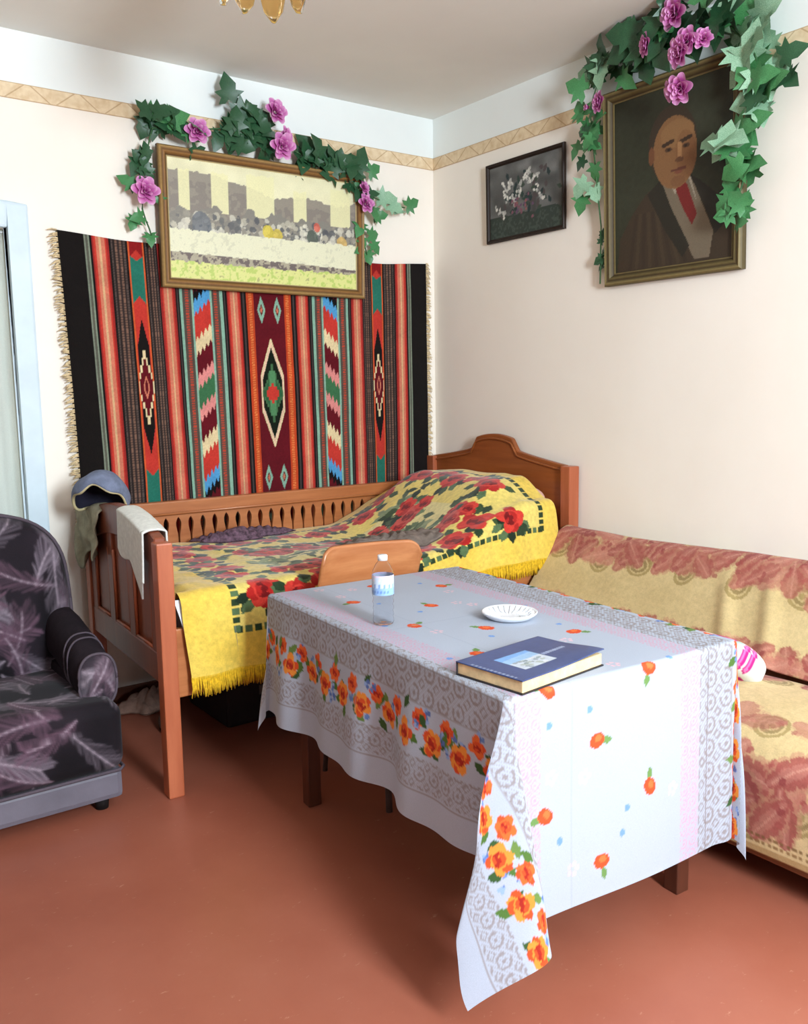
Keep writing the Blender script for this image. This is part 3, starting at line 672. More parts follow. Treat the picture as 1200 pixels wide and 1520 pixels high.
lv += [(-.46, 2.51, .06, 'mid', .11, .6), (-.40, 2.39, .06, 'pale', .13, .1), (-.34, 2.36, .07, 'pale', .12, 5.9), (-.22, 2.37, .06, 'mid', .11, .5), (-.27, 2.35, .06, 'pale', .09, 3.6), (-.46, 2.33, .06, 'mid', .11, 5.2), (-.42, 2.30, .05, 'mid', .1, .2),
       (-.52, 2.25, .06, 'mid', .11, 4.2), (-.52, 2.18, .05, 'mid', .09, 5.0), (-.46, 2.20, .05, 'mid', .1, .2), (-.44, 2.16, .05, 'mid', .09, 5.4), (-.51, 2.13, .05, 'mid', .08, 3.6), (-.48, 2.11, .05, 'mid', .095, 4.9)]
rs = [(-1.41, 2.555, .10, .062, -.2, .1), (-1.655, 2.275, .085, .066, -.1, .1), (-1.66, 2.335, .07, .036, .1, .5), (-1.02, 2.70, .11, .064, .1, .2), (-.965, 2.60, .10, .05, .5, .1), (-1.0, 2.545, .13, .066, -.2, -.1), (-.525, 2.42, .10, .04, .3, .2), (-.515, 2.345, .10, .052, 0, .1)]
garland('ivy garland with pink roses draped around the wide gilt-framed print', (-1.05, -.05, 2.1),
        [[(-1.62, 2.08, .05), (-1.66, 2.2, .05), (-1.64, 2.4, .05), (-1.60, 2.55, .06), (-1.45, 2.57, .07), (-1.28, 2.60, .06), (-1.1, 2.63, .07), (-.95, 2.56, .07), (-.8, 2.53, .07), (-.6, 2.49, .07), (-.53, 2.38, .07), (-.52, 2.25, .05), (-.48, 2.10, .05)], [(-.54, 2.42, .07), (-.42, 2.38, .06), (-.24, 2.36, .06)]], lv, rs, GB, (0, -1, 0))
rn = random.Random(4)
lv = []
lv += spread([(-1.16, 2.62), (-1.20, 2.52), (-1.18, 2.42)], 9, 'mmd', .10, rn, .04)
lv += [(-1.12, 2.47, .06, 'mid', .1, 4.2), (-1.14, 2.40, .05, 'dark', .09, 3.8), (-1.2, 2.44, .07, 'mid', .12, 1.0), (-1.16, 2.30, .06, 'pale', .12, 4.0), (-1.14, 2.24, .05, 'mid', .11, 4.4), (-1.2, 2.27, .05, 'pale', .1, 5.0), (-1.21, 2.36, .06, 'mid', .1, 4.6)]
lv += spread([(-1.23, 2.10), (-1.23, 2.0), (-1.225, 1.92)], 5, 'd', .06, rn, .012, .02, .035)
lv += spread([(-1.16, 2.70), (-1.27, 2.74), (-1.36, 2.76)], 9, 'ddmp', .12, rn, .035, .06, .12)
lv += spread([(-1.40, 2.76), (-1.5, 2.74), (-1.6, 2.76), (-1.7, 2.77), (-1.82, 2.77), (-1.9, 2.72)], 34, 'dddmd', .14, rn, .05, .07, .18)
lv += [(-1.30, 2.73, .12, 'pale', .13, 4.4), (-1.38, 2.68, .09, 'mid', .12, 5.4), (-1.78, 2.72, .12, 'pale', .14, 3.6), (-1.85, 2.72, .12, 'pale', .15, .6), (-1.6, 2.84, .14, 'dark', .12, 1.2), (-1.45, 2.82, .12, 'dark', .12, 2.8)]
lv += spread([(-1.92, 2.72), (-1.97, 2.62), (-2.03, 2.52)], 11, 'pppm', .145, rn, .05, .05, .11)
lv += spread([(-1.98, 2.50), (-2.02, 2.42), (-1.94, 2.36)], 7, 'mpdm', .13, rn, .04, .05, .10)
lv += spread([(-1.90, 2.34), (-1.94, 2.26), (-1.96, 2.16)], 8, 'ppm', .13, rn, .04, .06, .11)
lv += spread([(-1.90, 2.12), (-1.93, 2.06), (-1.90, 2.03)], 6, 'mmm', .10, rn, .035, .06, .10)
lv += [(-1.84, 2.31, .09, 'pale', .14, 2.8), (-2.09, 2.55, .08, 'dark', .12, .2), (-2.1, 2.48, .07, 'dark', .11, 5.6)]
rs = [(-1.717, 2.785, .20, .066, -.1, -.1), (-1.581, 2.718, .19, .048, -.5, -.1), (-1.745, 2.64, .20, .062, -.3, -.2), (-1.775, 2.668, .20, .056, .1, .0), (-1.83, 2.665, .18, .042, .5, .1), (-1.721, 2.525, .16, .06, .1, -.4), (-1.68, 2.53, .155, .046, -.4, -.3), (-1.285, 2.594, .12, .048, -.3, 0), (-1.21, 2.595, .10, .036, -.4, 0)]
garland('ivy garland with pink roses draped over the large dark portrait', (-.05, -1.6, 1.9),
        [[(-1.225, 1.86, .03), (-1.23, 2.1, .035), (-1.2, 2.4, .05), (-1.18, 2.6, .06), (-1.25, 2.72, .08), (-1.45, 2.75, .11), (-1.65, 2.74, .12), (-1.85, 2.74, .10), (-1.97, 2.62, .08), (-2.02, 2.45, .07), (-1.93, 2.33, .08), (-1.95, 2.15, .08), (-1.9, 2.03, .08)]], lv, rs, GR, (-1, 0, 0))

# ================================================================== CEILING LAMP
def make_lamp():
    cx, cy, zb = -1.82, -1.53, 2.52
    t = thing('ceiling_lamp', 'amber glass petal-shaded lamp hanging from the white ceiling', 'lamp', (cx, cy, zb))
    lathe('ceiling_cup', [(0, H), (.055, H), (.05, H - .03), (.012, H - .05), (0, H - .05)], M['brass'], t, (cx, cy, 0), 24)
    lathe('rod', [(.008, H - .04), (.008, zb + .22)], M['brass'], t, (cx, cy, 0), 12)
    lathe('holder', [(0, zb + .23), (.05, zb + .225), (.06, zb + .19), (.03, zb + .16), (0, zb + .15)], M['brass'], t, (cx, cy, 0), 24)
    lathe('bulb', [(0, zb + .15), (.015, zb + .15), (.018, zb + .12), (.03, zb + .09), (.028, zb + .065), (.012, zb + .045), (0, zb + .043)], M['bulb'], t, (cx, cy, 0), 20)
    for k in range(9):
        a0 = k * 2 * PI / 9 + .18; P = []; dr = (.0, .012, -.006)[k % 3]
        for layer in (0, 1):
            for j in range(9):
                s = j / 8; rr = .055 + .072 * math.sin(s * 1.9) / math.sin(1.9) * 1.0; zz = zb + .215 - (.215 + dr) * s
                wd = .045 * math.sin(PI * min(1, .25 + .62 * s)) ** .8 if s < 1 else .008
                for i in range(7):
                    q = (i - 3) / 3; ang = a0 + q * wd / rr; r2 = rr + .012 * (1 - q * q) - layer * .004
                    P.append((cx + r2 * math.cos(ang), cy + r2 * math.sin(ang), zz))
        F = gridF(9, 7); F2 = (F + 63)[:, ::-1]
        ring = [i for i in range(7)] + [7 * j + 6 for j in range(1, 9)] + [56 + i for i in range(5, -1, -1)] + [7 * j for j in range(7, 0, -1)]
        F3 = [[ring[i], ring[i] + 63, ring[(i + 1) % len(ring)] + 63, ring[(i + 1) % len(ring)]] for i in range(len(ring))]
        setmesh('petal_shade', P, np.vstack([F, F2, F3]), M['amber'], t)
make_lamp()

# ================================================================== BED
BED = thing('wooden_bed', 'orange-brown wooden bed with shaped headboard and slotted back rail', 'bed', (-1.02, -.56, 0))
XF, XH = -2.04, -.05
# footboard runs slightly askew
fd = np.array([.05, .985]); fl = np.hypot(*fd); fd = fd / fl; fo = np.array([-2.037, -1.10])
FT = lambda s, t, z: (fo[0] + fd[0] * s + fd[1] * t, fo[1] + fd[1] * s - fd[0] * t, z)     # s along depth, t across thickness (+X)
FW = 1.0
def foot_top(s): return .90 + .088 * math.sin(PI * min(max((s) / FW, 0), 1)) ** .9
FOOT = box('foot_post', (0, .062, -.028, .028, 0, .905), M['wood_bed_z'], BED, .006, FT)
box('foot_post', (FW - .062, FW, -.028, .028, 0, .905), M['wood_bed_z'], BED, .006, FT)
def foot_strip(name, z0f, z1f, t0, t1, s0, s1, n, mat, parent):
    ss = np.linspace(s0, s1, n); pts = [FT(s, t0, z0f(s)) for s in ss] + [FT(s, t0, z1f(s)) for s in ss[::-1]]
    v = np.array(FT(0, t1, 0)) - np.array(FT(0, t0, 0)); return prism(name, pts, v, mat, parent, .004)
FTOP = foot_strip('foot_top_rail', lambda s: foot_top(s) - .12, foot_top, -.02, .02, .05, FW - .05, 24, M['wood_foot'], BED)
foot_strip('foot_bottom_rail', lambda s: .40, lambda s: .51, -.02, .02, .05, FW - .05, 3, M['wood_foot'], BED)
for k in range(4):
    s = .062 + k * (FW - .124 - .07) / 3; foot_strip('foot_stile', lambda s: .50, lambda s: foot_top(s) - .11, -.018, .018, s, s + .07, 3, M['wood_foot'], BED)
for k in range(3):
    s = .062 + .07 + k * (FW - .124 - .07) / 3; e = s + (FW - .124 - .07) / 3 - .07
    pn = foot_strip('foot_panel', lambda s: .49, lambda s: foot_top(s) - .10, -.006, .006, s - .005, e + .005, 4, M['wood_foot'], BED)
    bm = bmesh.new()
    for a, b in (((s + .002, .515), (s + .002, .80)), ((e - .002, .515), (e - .002, .80)), ((s, .515), (e, .515))):
        tube(bm, [FT(a[0], -.012, a[1]), FT(b[0], -.012, b[1])], .006, 6)
    build('panel_moulding', bm, M['wood_bed_z'], pn, smooth=True)
# headboard
hb_pts = []
def hb_top(y):          # y from 0 (wall side) to -1.09
    d = abs(y + .545)
    if d < .135: return 1.178 - .02 * (d / .135) ** 2
    if d < .175: return 1.178 - .02 - (d - .135) / .04 * .058
    return 1.10 - .062 * ((d - .175) / .37) ** .8
ys = np.concatenate([np.linspace(-.03, -.365, 12), np.linspace(-.372, -.72, 28), np.linspace(-.73, -1.05, 12)])
prism('headboard_panel', [(-.052, y, .36) for y in ys] + [(-.052, y, hb_top(y)) for y in ys[::-1]], (.026, 0, 0), M['wood_bed_y'], BED, .004)
bm = bmesh.new(); tube(bm, [(-.055, y, hb_top(y) - .025) for y in ys], .006, 6); build('headboard_moulding', bm, M['wood_bed_y'], BED, smooth=True)
box('head_post', (-.078, -.012, -1.10, -1.04, 0, 1.042), M['wood_bed_z'], BED, .006)
box('head_post', (-.078, -.012, -.075, -.015, 0, 1.042), M['wood_bed_z'], BED, .006)
# side rails
box('side_rail', (-2.01, -.08, -1.09, -1.062, .355, .60), M['wood_bed_x'], BED, .005)
box('back_rail', (-1.99, -.08, -.10, -.072, .36, .66), M['wood_bed_x'], BED, .005)
box('back_top_rail', (-1.97, -.08, -.106, -.062, .855, .921), M['wood_bed_x'], BED, .008)
bm = bmesh.new(); tube(bm, [(-1.96, -.108, .864), (-.09, -.108, .864)], .007, 6); build('rail_moulding', bm, M['wood_bed_x'], BED, smooth=True)
sp = .0595
prof = [(.65, .004), (.745, .004), (.765, .005), (.785, .009), (.805, .0125), (.820, .0125), (.834, .0075), (.845, .0), (.858, .0)]
k = 0; xs_ = -1.94
while xs_ < -.10:
    x0, x1 = xs_, min(xs_ + sp, -.08)
    pts = [(x0 + g, -.095, z) for z, g in prof] + [(x1 - g, -.095, z) for z, g in prof[::-1]]
    prism('back_slat', pts, (0, .016, 0), M['wood_bed_x'], BED, 0)
    xs_ += sp
# sprung base (unseen but carries the mattress)
for k in range(8): box('bed_slat', (-1.9 + k * .25, -1.82 + k * .25, -1.06, -.1, .44, .46), M['wood_bed_y'], BED, .003)

# mattress
P, F = superq((-1.035, -.58, .575), (.94, .465, .115), .25, .16, 72, 20)
MAT = thing('mattress', 'white sheeted mattress on the wooden bed under the yellow coverlet', 'mattress', (-1.035, -.585, .46))
setmesh('mattress_body', P, F, M['sheet'], MAT)
# edge of a white sheet hanging out beside the foot post
nx, ny = 16, 20
A, B = np.meshgrid(np.linspace(0, 1, nx), np.linspace(0, 1, ny))
X = -2.008 + .085 * A + .03 * B * (1 - A) ; Z = .70 - .17 * B - .04 * B * (A - .5); Y = -1.078 - .024 * np.sin(B * PI / 2) - .008 * np.sin(A * 5 + B * 3)
setmesh('sheet_edge', np.stack([X, Y, Z], -1).reshape(-1, 3), gridF(ny, nx), M['sheet'], MAT)

# pillow under the coverlet
P, F = superq((0, 0, 0), (.26, .40, .10), .75, .35, 60, 24)
ca, sa = math.cos(-.30), math.sin(-.30)
P = np.stack([P[:, 0] * ca - P[:, 2] * sa * -1, P[:, 1], P[:, 2] * ca + P[:, 0] * sa * -1], -1) + np.array([-.31, -.60, .815])
tag(setmesh('pillow', P, F, M['pillow_pink'], None), 'pale pink pillow peeping out under the rose coverlet at the headboard', 'pillow')

# coverlet -----------------------------------------------------------
def cover_height(X, Y):
    m = sstep(-.84, -.34, X) * (1 - .5 * sstep(-.16, -.05, X))
    side = 1 - .38 * sstep(-.88, -1.08, Y); wallside = 1 - .35 * sstep(-.34, -.12, Y)
    z = .712 + .268 * m * side * wallside
    z += .012 * vnoise(X, Y, .16, 3) + .010 * vnoise(X, Y, .07, 8) + .018 * np.sin((X * 3 + Y * 9)) * np.exp(-((X + .8) / .3) ** 2)
    z += .014 * np.exp(-((X + 1.62) / .22) ** 2 - ((Y + .25) / .18) ** 2)
    return z
def make_coverlet():
    nx, ny = 420, 300
    XA, XB = -1.992, -.135; YA, YB = -.118, -1.098
    s = np.linspace(0, 1, nx); t = np.linspace(0, 1, ny); S, T_ = np.meshgrid(s, t)
    X = XA + (XB - XA) * S
    hem = .445 + (.655 - .445) * sstep(-1.75, -.45, X)          # hem height follows a skewed lay
    Wt = abs(YB - YA); r = .05
    topz = cover_height(X, np.full_like(X, YB + .05))
    Lh = np.maximum(topz - hem, .02)
    D = T_ * (Wt + Lh)                                                   # running length across
    ontop = D < Wt - r
    Y = np.where(ontop, YA - D, 0.0)
    q = D - (Wt - r); ang = np.clip(q / r, 0, PI / 2)
    arc = (~ontop) & (q < r * PI / 2)
    Yb = YA - (Wt - r)
    Y = np.where(ontop, Y, Yb - r * np.sin(ang))
    zt = cover_height(X, np.maximum(Y, YB))
    zedge = cover_height(X, np.full_like(X, Yb))
    Z = np.where(ontop, zt, zedge - r * (1 - np.cos(ang)) - np.maximum(q - r * PI / 2, 0))
    hang = np.maximum(q - r * PI / 2, 0)
    Y = Y - np.where(ontop, 0, .012 + hang * (.09 + .05 * np.sin(X * 26 + 1) + .03 * np.sin(X * 11)))
    X2 = X + np.where(ontop, 0, .02 * sstep(0, .3, hang) * (X < -1.8))
    # left end edge droops a little toward the footboard
    Z = Z - .03 * sstep(.03, 0, S) * ontop
    # right end tucks down behind the pillow
    Z = Z - .22 * sstep(.975, 1.0, S) * sstep(1.0, .8, T_)
    U = (X - XA); V = D; W = U.max(); c = Cv(U, V, (226, 190, 70))
    Lv = (Wt + Lh).ravel()
    Vn = c.V / Lv * 1.33                                              # normalised so the print follows the hem
    c.V = Vn; HV = 1.33
    n = vnoise(c.U, c.V, .05, 2); n2 = vnoise(c.U, c.V, .14, 6)
    c.C[:] = np.array((228, 190, 72)) * (1 - n2[:, None]) + np.array((236, 204, 94)) * n2[:, None]
    b = .20; bh = .15
    m = (c.U > b) & (c.U < W - b * .7) & (c.V > b * .55) & (c.V < HV - bh)
    c.put(m, (232, 208, 112))
    inner = (c.U > b + .27) & (c.U < W - b * .7 - .27) & (c.V > b + .18) & (c.V < HV - b - .27)
    c.put(inner, (226, 214, 158), .75)
    G1, G2 = (42, 62, 38), (86, 110, 74)
    # dashed green key line
    for a0, a1, ax in ((b, W - b * .7, 'h'), (b, W - b * .7, 'h2'), (b * .55, HV - bh, 'v'), (b * .55, HV - bh, 'v2')):
        k = a0
        while k < a1:
            if ax == 'h': c.rect(k, k + .026, HV - bh - .012, HV - bh + .016, G1 if int(k / .034) % 2 else G2)
            elif ax == 'h2': c.rect(k, k + .026, b * .55 - .012, b * .55 + .014, G1)
            elif ax == 'v': c.rect(b - .014, b + .014, k, k + .026, G1 if int(k / .034) % 2 else G2)
            else: c.rect(W - b * .7 - .014, W - b * .7 + .014, k, k + .026, G1)
            k += .034
    R0, R1, R2 = (176, 34, 30), (208, 60, 48), (116, 18, 20)
    rn = random.Random(8)
    def rose_cluster(u, v, r, sd):
        for k in range(7):
            a = rn.uniform(0, 6.28); c.leaf(u + .8 * r * math.cos(a), v + .8 * r * math.sin(a), .07, .022, a, rn.choice([G1, G2, (58, 78, 44), (30, 46, 32)]))
        c.rose(u, v, r, R0, R1, R2, sd)
    k = 0
    u = b + .12
    while u < W - b * .7 - .08:
        rose_cluster(u, HV - bh - .11 + (.03 if k % 2 else -.03), .072, k); rose_cluster(u + .02, b * .55 + .10 + (.02 if k % 2 else -.02), .064, 40 + k); k += 1
        if k % 3 == 0: c.ell(u + .07, HV - bh - .05, .03, .02, G1); c.ell(u + .085, HV - bh - .08, .025, .018, (24, 36, 26))
        u += .135
    v = b * .55 + .2
    while v < HV - bh - .2:
        rose_cluster(b + .10 + (.02 if k % 2 else -.02), v, .066, k); rose_cluster(W - b * .7 - .10 + (.02 if k % 2 else -.02), v, .07, k + 9); k += 1; v += .135
    # middle sprays
    for i in range(46):
        u = rn.uniform(b + .28, W - b * .7 - .28); v = rn.uniform(b + .2, HV - b - .28); a = rn.uniform(-.5, .5)
        for j in range(5): c.leaf(u + rn.uniform(-.06, .06), v + rn.uniform(-.04, .04), .08, .018, rn.uniform(0, 6.28), rn.choice([(104, 122, 84), (74, 92, 62), (128, 142, 104), (150, 160, 120)]))
    k = 0; u = b + .30
    while u < W - b * .7 - .2:
        for v in (b + .26, HV - bh - .33):
            rose_cluster(u + rn.uniform(-.02, .02), v + rn.uniform(-.02, .02), .05, k); k += 1
            for j in range(4): c.leaf(u + rn.uniform(.02, .1), v + rn.uniform(-.05, .05), .07, .016, rn.uniform(0, 6.28), rn.choice([G1, (44, 56, 36), (70, 88, 58)]))
        u += .15
    for i in range(14):
        u = b + .36 + i % 7 * (W - b * 1.7 - .72) / 6; v = b + .36 + (i // 7) * .36 + rn.uniform(-.04, .04); c.rose(u, v, .06, (172, 50, 46), (204, 84, 72), (120, 34, 34), i); c.rose(u + .075, v + .02, .045, R0, R1, R2, i + 5)
    c.C *= (.92 + .11 * vnoise(c.U, c.V, .012, 4))[:, None]
    root = thing('coverlet', 'yellow plush coverlet with red roses and yellow fringe spread over the bed', 'coverlet', (-1.06, -.6, .44))
    P = np.stack([X2, Y, Z], -1)
    setmesh('coverlet_plush', P.reshape(-1, 3), gridF(ny, nx), M['coverlet'], root, c.C)
    bm = bmesh.new(); rn = random.Random(2)
    for k in range(0, nx, 1):
        p = P[-1, k]
        if p[0] > -.2: continue
        L = .062 + rn.uniform(-.006, .006)
        tube(bm, [(p[0], p[1] + .002, p[2] + .006), (p[0] + rn.uniform(-.002, .002), p[1] - .003, p[2] - L * .5), (p[0] + rn.uniform(-.003, .003), p[1] - rn.uniform(0, .006), p[2] - L)], [.0028, .003, .0018], 4)
    f = build('fringe', bm, M['fringe'], root, smooth=True); f['kind'] = 'stuff'; f['label'] = 'golden yellow fringe'
make_coverlet()

def crumple(name, label, cat, mat, cx, cy, rx, ry, ang, hgt, basefn, seed, nx=60, ny=40, fold=.018):
    """heap of soft cloth: closed mound with folds lying on a surface"""
    r_ = np.linspace(0, 1, ny); a_ = np.linspace(0, 2 * PI, nx, endpoint=False); A, R_ = np.meshgrid(a_, r_)
    edge = 1 + .22 * np.sin(3 * A + seed) + .12 * np.sin(5 * A + 2 * seed) + .08 * np.sin(9 * A)
    lx = rx * R_ * edge * np.cos(A); ly = ry * R_ * edge * np.sin(A); X = cx + lx * math.cos(ang) - ly * math.sin(ang); Y = cy + lx * math.sin(ang) + ly * math.cos(ang)
    prof = (1 - R_ ** 2.2)
    Z = basefn(X, Y) + .006 + hgt * prof * (.55 + .6 * vnoise(X, Y, .07, seed)) + fold * prof ** .5 * np.abs(np.sin(lx * 60 + 6 * vnoise(X, Y, .1, seed + 2)))
    Zb = basefn(X, Y) + .004
    P = np.vstack([np.stack([X, Y, Z], -1).reshape(-1, 3), np.stack([X, Y, Zb], -1).reshape(-1, 3)]); n = nx * ny
    F = gridF(ny, nx, True); Fb = F[:, ::-1] + n
    rim = np.arange((ny - 1) * nx, ny * nx); Fr = np.stack([rim, rim + n, np.roll(rim, -1) + n, np.roll(rim, -1)], -1)
    return tag(setmesh(name, P, np.vstack([F, Fb, Fr]), mat), label, cat)
crumple('scarf', 'crumpled dark purple-brown scarf lying on the bed against the slotted rail', 'scarf', M['scarf'], -1.33, -.20, .23, .06, .02, .035, cover_height, 1)
crumple('folded_cloth', 'grey-brown crumpled cloth lying on the bed in front of the pillow', 'cloth', M['greycloth'], -.88, -.80, .22, .13, -.5, .035, cover_height, 4)

# towel over the footboard ------------------------------------------------
def drape_foot(name, label, cat, mat, s0, s1, out_len, in_len, seed, thick=.006):
    ns, nd = 44, 70; ss = np.linspace(0, 1, ns); out = []
    for i, a in enumerate(ss):
        s = s0 + (s1 - s0) * a; zt = foot_top(s) + .008; L_out = out_len(a); L_in = in_len(a)
        ds = np.linspace(-L_in, L_out, nd)
        for d in ds:
            hw = .036
            if abs(d) < hw: t = -d; z = zt - .010 * (d / hw) ** 2
            else: t = -math.copysign(hw, d) ; z = zt - .010 - (abs(d) - hw)
            ww = max(0, abs(d) - hw); t += -math.copysign(1, d) * (.006 + .012 * ww * math.sin(a * 13 + seed) + .02 * ww * math.sin(a * 6 + ww * 8))
            out.append(FT(s + .02 * ww * math.sin(a * 4 + seed), t, z))
    o = setmesh(name, out, gridF(ns, nd), mat); md = o.modifiers.new('thick', 'SOLIDIFY'); md.thickness = thick; md.offset = 0
    return tag(o, label, cat)
drape_foot('towel', 'white towel draped over the foot end of the wooden bed', 'towel', M['towel'], .10, .40, lambda a: .27 - .10 * a + .05 * math.sin(a * 9) * .4 - .06 * (a < .06), lambda a: .10, 2)
# olive cloth + flat cap on the far foot post
def make_sack():
    # a limp cloth folded over the far end of the footboard, hanging on the room side
    nx, ny = 44, 44; P = []
    for b in np.linspace(0, 1, ny):
        for a in np.linspace(0, 1, nx):
            s = FW - .30 + .33 * a; d = -.05 + .30 * b * (1 - .12 * math.sin(a * 5 + 1) - .15 * a)
            zt = .945 + .02 * math.sin(a * 7)
            t = -d if abs(d) < .03 else -math.copysign(.03, d)
            ww = max(0, abs(d) - .03)
            t -= (.012 + .10 * ww * (.6 + .5 * math.sin(a * 15 + 2 * b)) + .012 * math.sin(b * 15 + a * 9) * b) if d > 0 else -.01
            x, y, _ = FT(s, t, 0); P.append((x, min(y, -.02), zt - .012 * (d / .03) ** 2 if abs(d) < .03 else zt - .012 - ww - .012 * math.sin(a * 12) * b))
    o = setmesh('cloth_bag', P, gridF(ny, nx), M['sack']); md = o.modifiers.new('thick', 'SOLIDIFY'); md.thickness = .006; md.offset = 0
    tag(o, 'olive-grey cloth hanging over the far foot post of the bed below the cap', 'cloth')
make_sack()
def make_cap():
    cx, cy, _ = FT(FW - .24, -.006, 0); z0 = .958
    t = thing('flat_cap', 'blue-grey felt cap perched on the far foot post of the bed', 'cap', (cx, cy, z0))
    # soft dome open below, tipped towards the room
    a = np.linspace(0, 2 * PI, 48, endpoint=False); v = np.linspace(0, 1, 22); A, Vv = np.meshgrid(a, v)
    th = Vv * PI * .60
    R_ = np.sin(th) * (1 + .05 * np.sin(3 * A + 1) * Vv); X = .108 * R_ * np.cos(A); Y = .118 * R_ * np.sin(A); Z = .082 * np.cos(th) + .010 * np.sin(5 * A) * Vv ** 2 + .022 * vnoise(X + 3, Y + 2, .06, 2)
    rot = np.array(Matrix.Rotation(.62, 3, Vector((-.80, .59, 0))))
    def tip(X, Y, Z): return np.stack([X, Y, Z], -1) @ rot.T + np.array([cx, cy, z0 + .03])
    C = setmesh('crown', tip(X, Y, Z).reshape(-1, 3), gridF(22, 48, True), M['capfelt'], t); md = C.modifiers.new('thick', 'SOLIDIFY'); md.thickness = .006
    k = Vv[-1] * 0 + 1
    rim = [tuple(p) for p in tip(X[-1], Y[-1], Z[-1])]; bm = bmesh.new(); tube(bm, rim + rim[:1], .006, 6); build('brim_binding', bm, M['capedge'], t, smooth=True)
    setmesh('cap_lining', tip(X[6:-1] * .94, Y[6:-1] * .94, Z[6:-1] * .9 - .004).reshape(-1, 3), gridF(15, 48, True), M['caplining'], t)
make_cap()
# things on the floor by the bed foot
crumple('rag', 'brown crumpled rag on the floor between armchair and bed foot', 'rag', M['browncloth'], -1.785, -.16, .14, .08, .1, .065, lambda x, y: x * 0, 6)
def slipper(name, label, x, y, rz):
    t = thing(name, label, 'slipper', (x, y, 0)); ca, sa = math.cos(rz), math.sin(rz)
    tr = lambda P: np.stack([x + P[:, 0] * ca - P[:, 1] * sa, y + P[:, 0] * sa + P[:, 1] * ca, P[:, 2]], -1)
    P, F = superq((0, 0, .011), (.125, .042, .010), .6, .7, 32, 8); setmesh('sole', tr(P), F, M['black'], t)
    a = np.linspace(0, PI, 17); b = np.linspace(0, 1, 9); A, B = np.meshgrid(a, b)
    P = np.stack([.0 + .118 * B ** .8, .044 * np.cos(A) * (1 - .75 * B ** 3) , .02 + (.052 - .03 * B ** 2) * np.sin(A)], -1).reshape(-1, 3)
    o = setmesh('upper', tr(P), gridF(9, 17), M['slipper'], t); md = o.modifiers.new('thick', 'SOLIDIFY'); md.thickness = .005
slipper('slipper', 'grey felt slipper on the floor behind the bed foot post', -1.80, -.42, -1.9)
# dark case under the bed
t = thing('suitcase', 'dark flat suitcase pushed under the wooden bed', 'suitcase', (-1.2, -.42, 0))
box('case_body', (-1.62, -.82, -.62, -.2, .0, .2), M['darkcase'], t, .015); 
bm = bmesh.new(); tube(bm, [(-1.3, -.625, .12), (-1.29, -.65, .11), (-1.16, -.65, .11), (-1.15, -.625, .12)], .008, 6); build('handle', bm, M['metal_leg'], t, smooth=True)
for xx in (-1.45, -1.0): box('latch', (xx - .02, xx + .02, -.626, -.618, .12, .16), M['metal_leg'], t, .002)

# ================================================================== ARMCHAIR
FE_B, FE_L, FE_P = (24, 19, 24), (124, 112, 122), (98, 72, 86)
def paint_feathers(U, V, seed, n=26, dens=1.0):
    c = Cv(U, V, FE_B); rn = random.Random(seed); u0, u1, v0, v1 = c.U.min(), c.U.max(), c.V.min(), c.V.max()
    m = vnoise(c.U, c.V, .12, seed); c.C += ((m - .4) * 34)[:, None] * np.array((1, .82, .95))
    for k in range(n):
        u, v, a = rn.uniform(u0, u1), rn.uniform(v0, v1), rn.uniform(0, 2 * PI); L = rn.uniform(.14, .24); tone = np.array(FE_L if k % 2 else FE_P) * rn.uniform(.75, 1.1)
        curve = rn.uniform(-.8, .8); pts = []; p = np.array([u, v])
        for j in range(9): pts.append(p.copy()); p = p + L / 8 * np.array([math.cos(a + curve * j / 8), math.sin(a + curve * j / 8)])
        for j in range(9):
            d = a + curve * j / 8; wl = .085 * math.sin(PI * (j + 1.2) / 11)
            for s_ in (-1, 1):
                for q in (0, .33, .67):
                    jit = rn.uniform(-.12, .12); e = pts[j] + wl * np.array([math.cos(d + s_ * (.55 + jit)), math.sin(d + s_ * (.55 + jit))]); b = pts[j] + q * (pts[min(j + 1, 8)] - pts[j]); e = e + q * (pts[min(j + 1, 8)] - pts[j])
                    c.soft(b, e, .0042, tone, rn.uniform(.25, .55))
            if j: c.soft(pts[j - 1], pts[j], .0045, np.array((168, 152, 162)), .5)
    return c.C
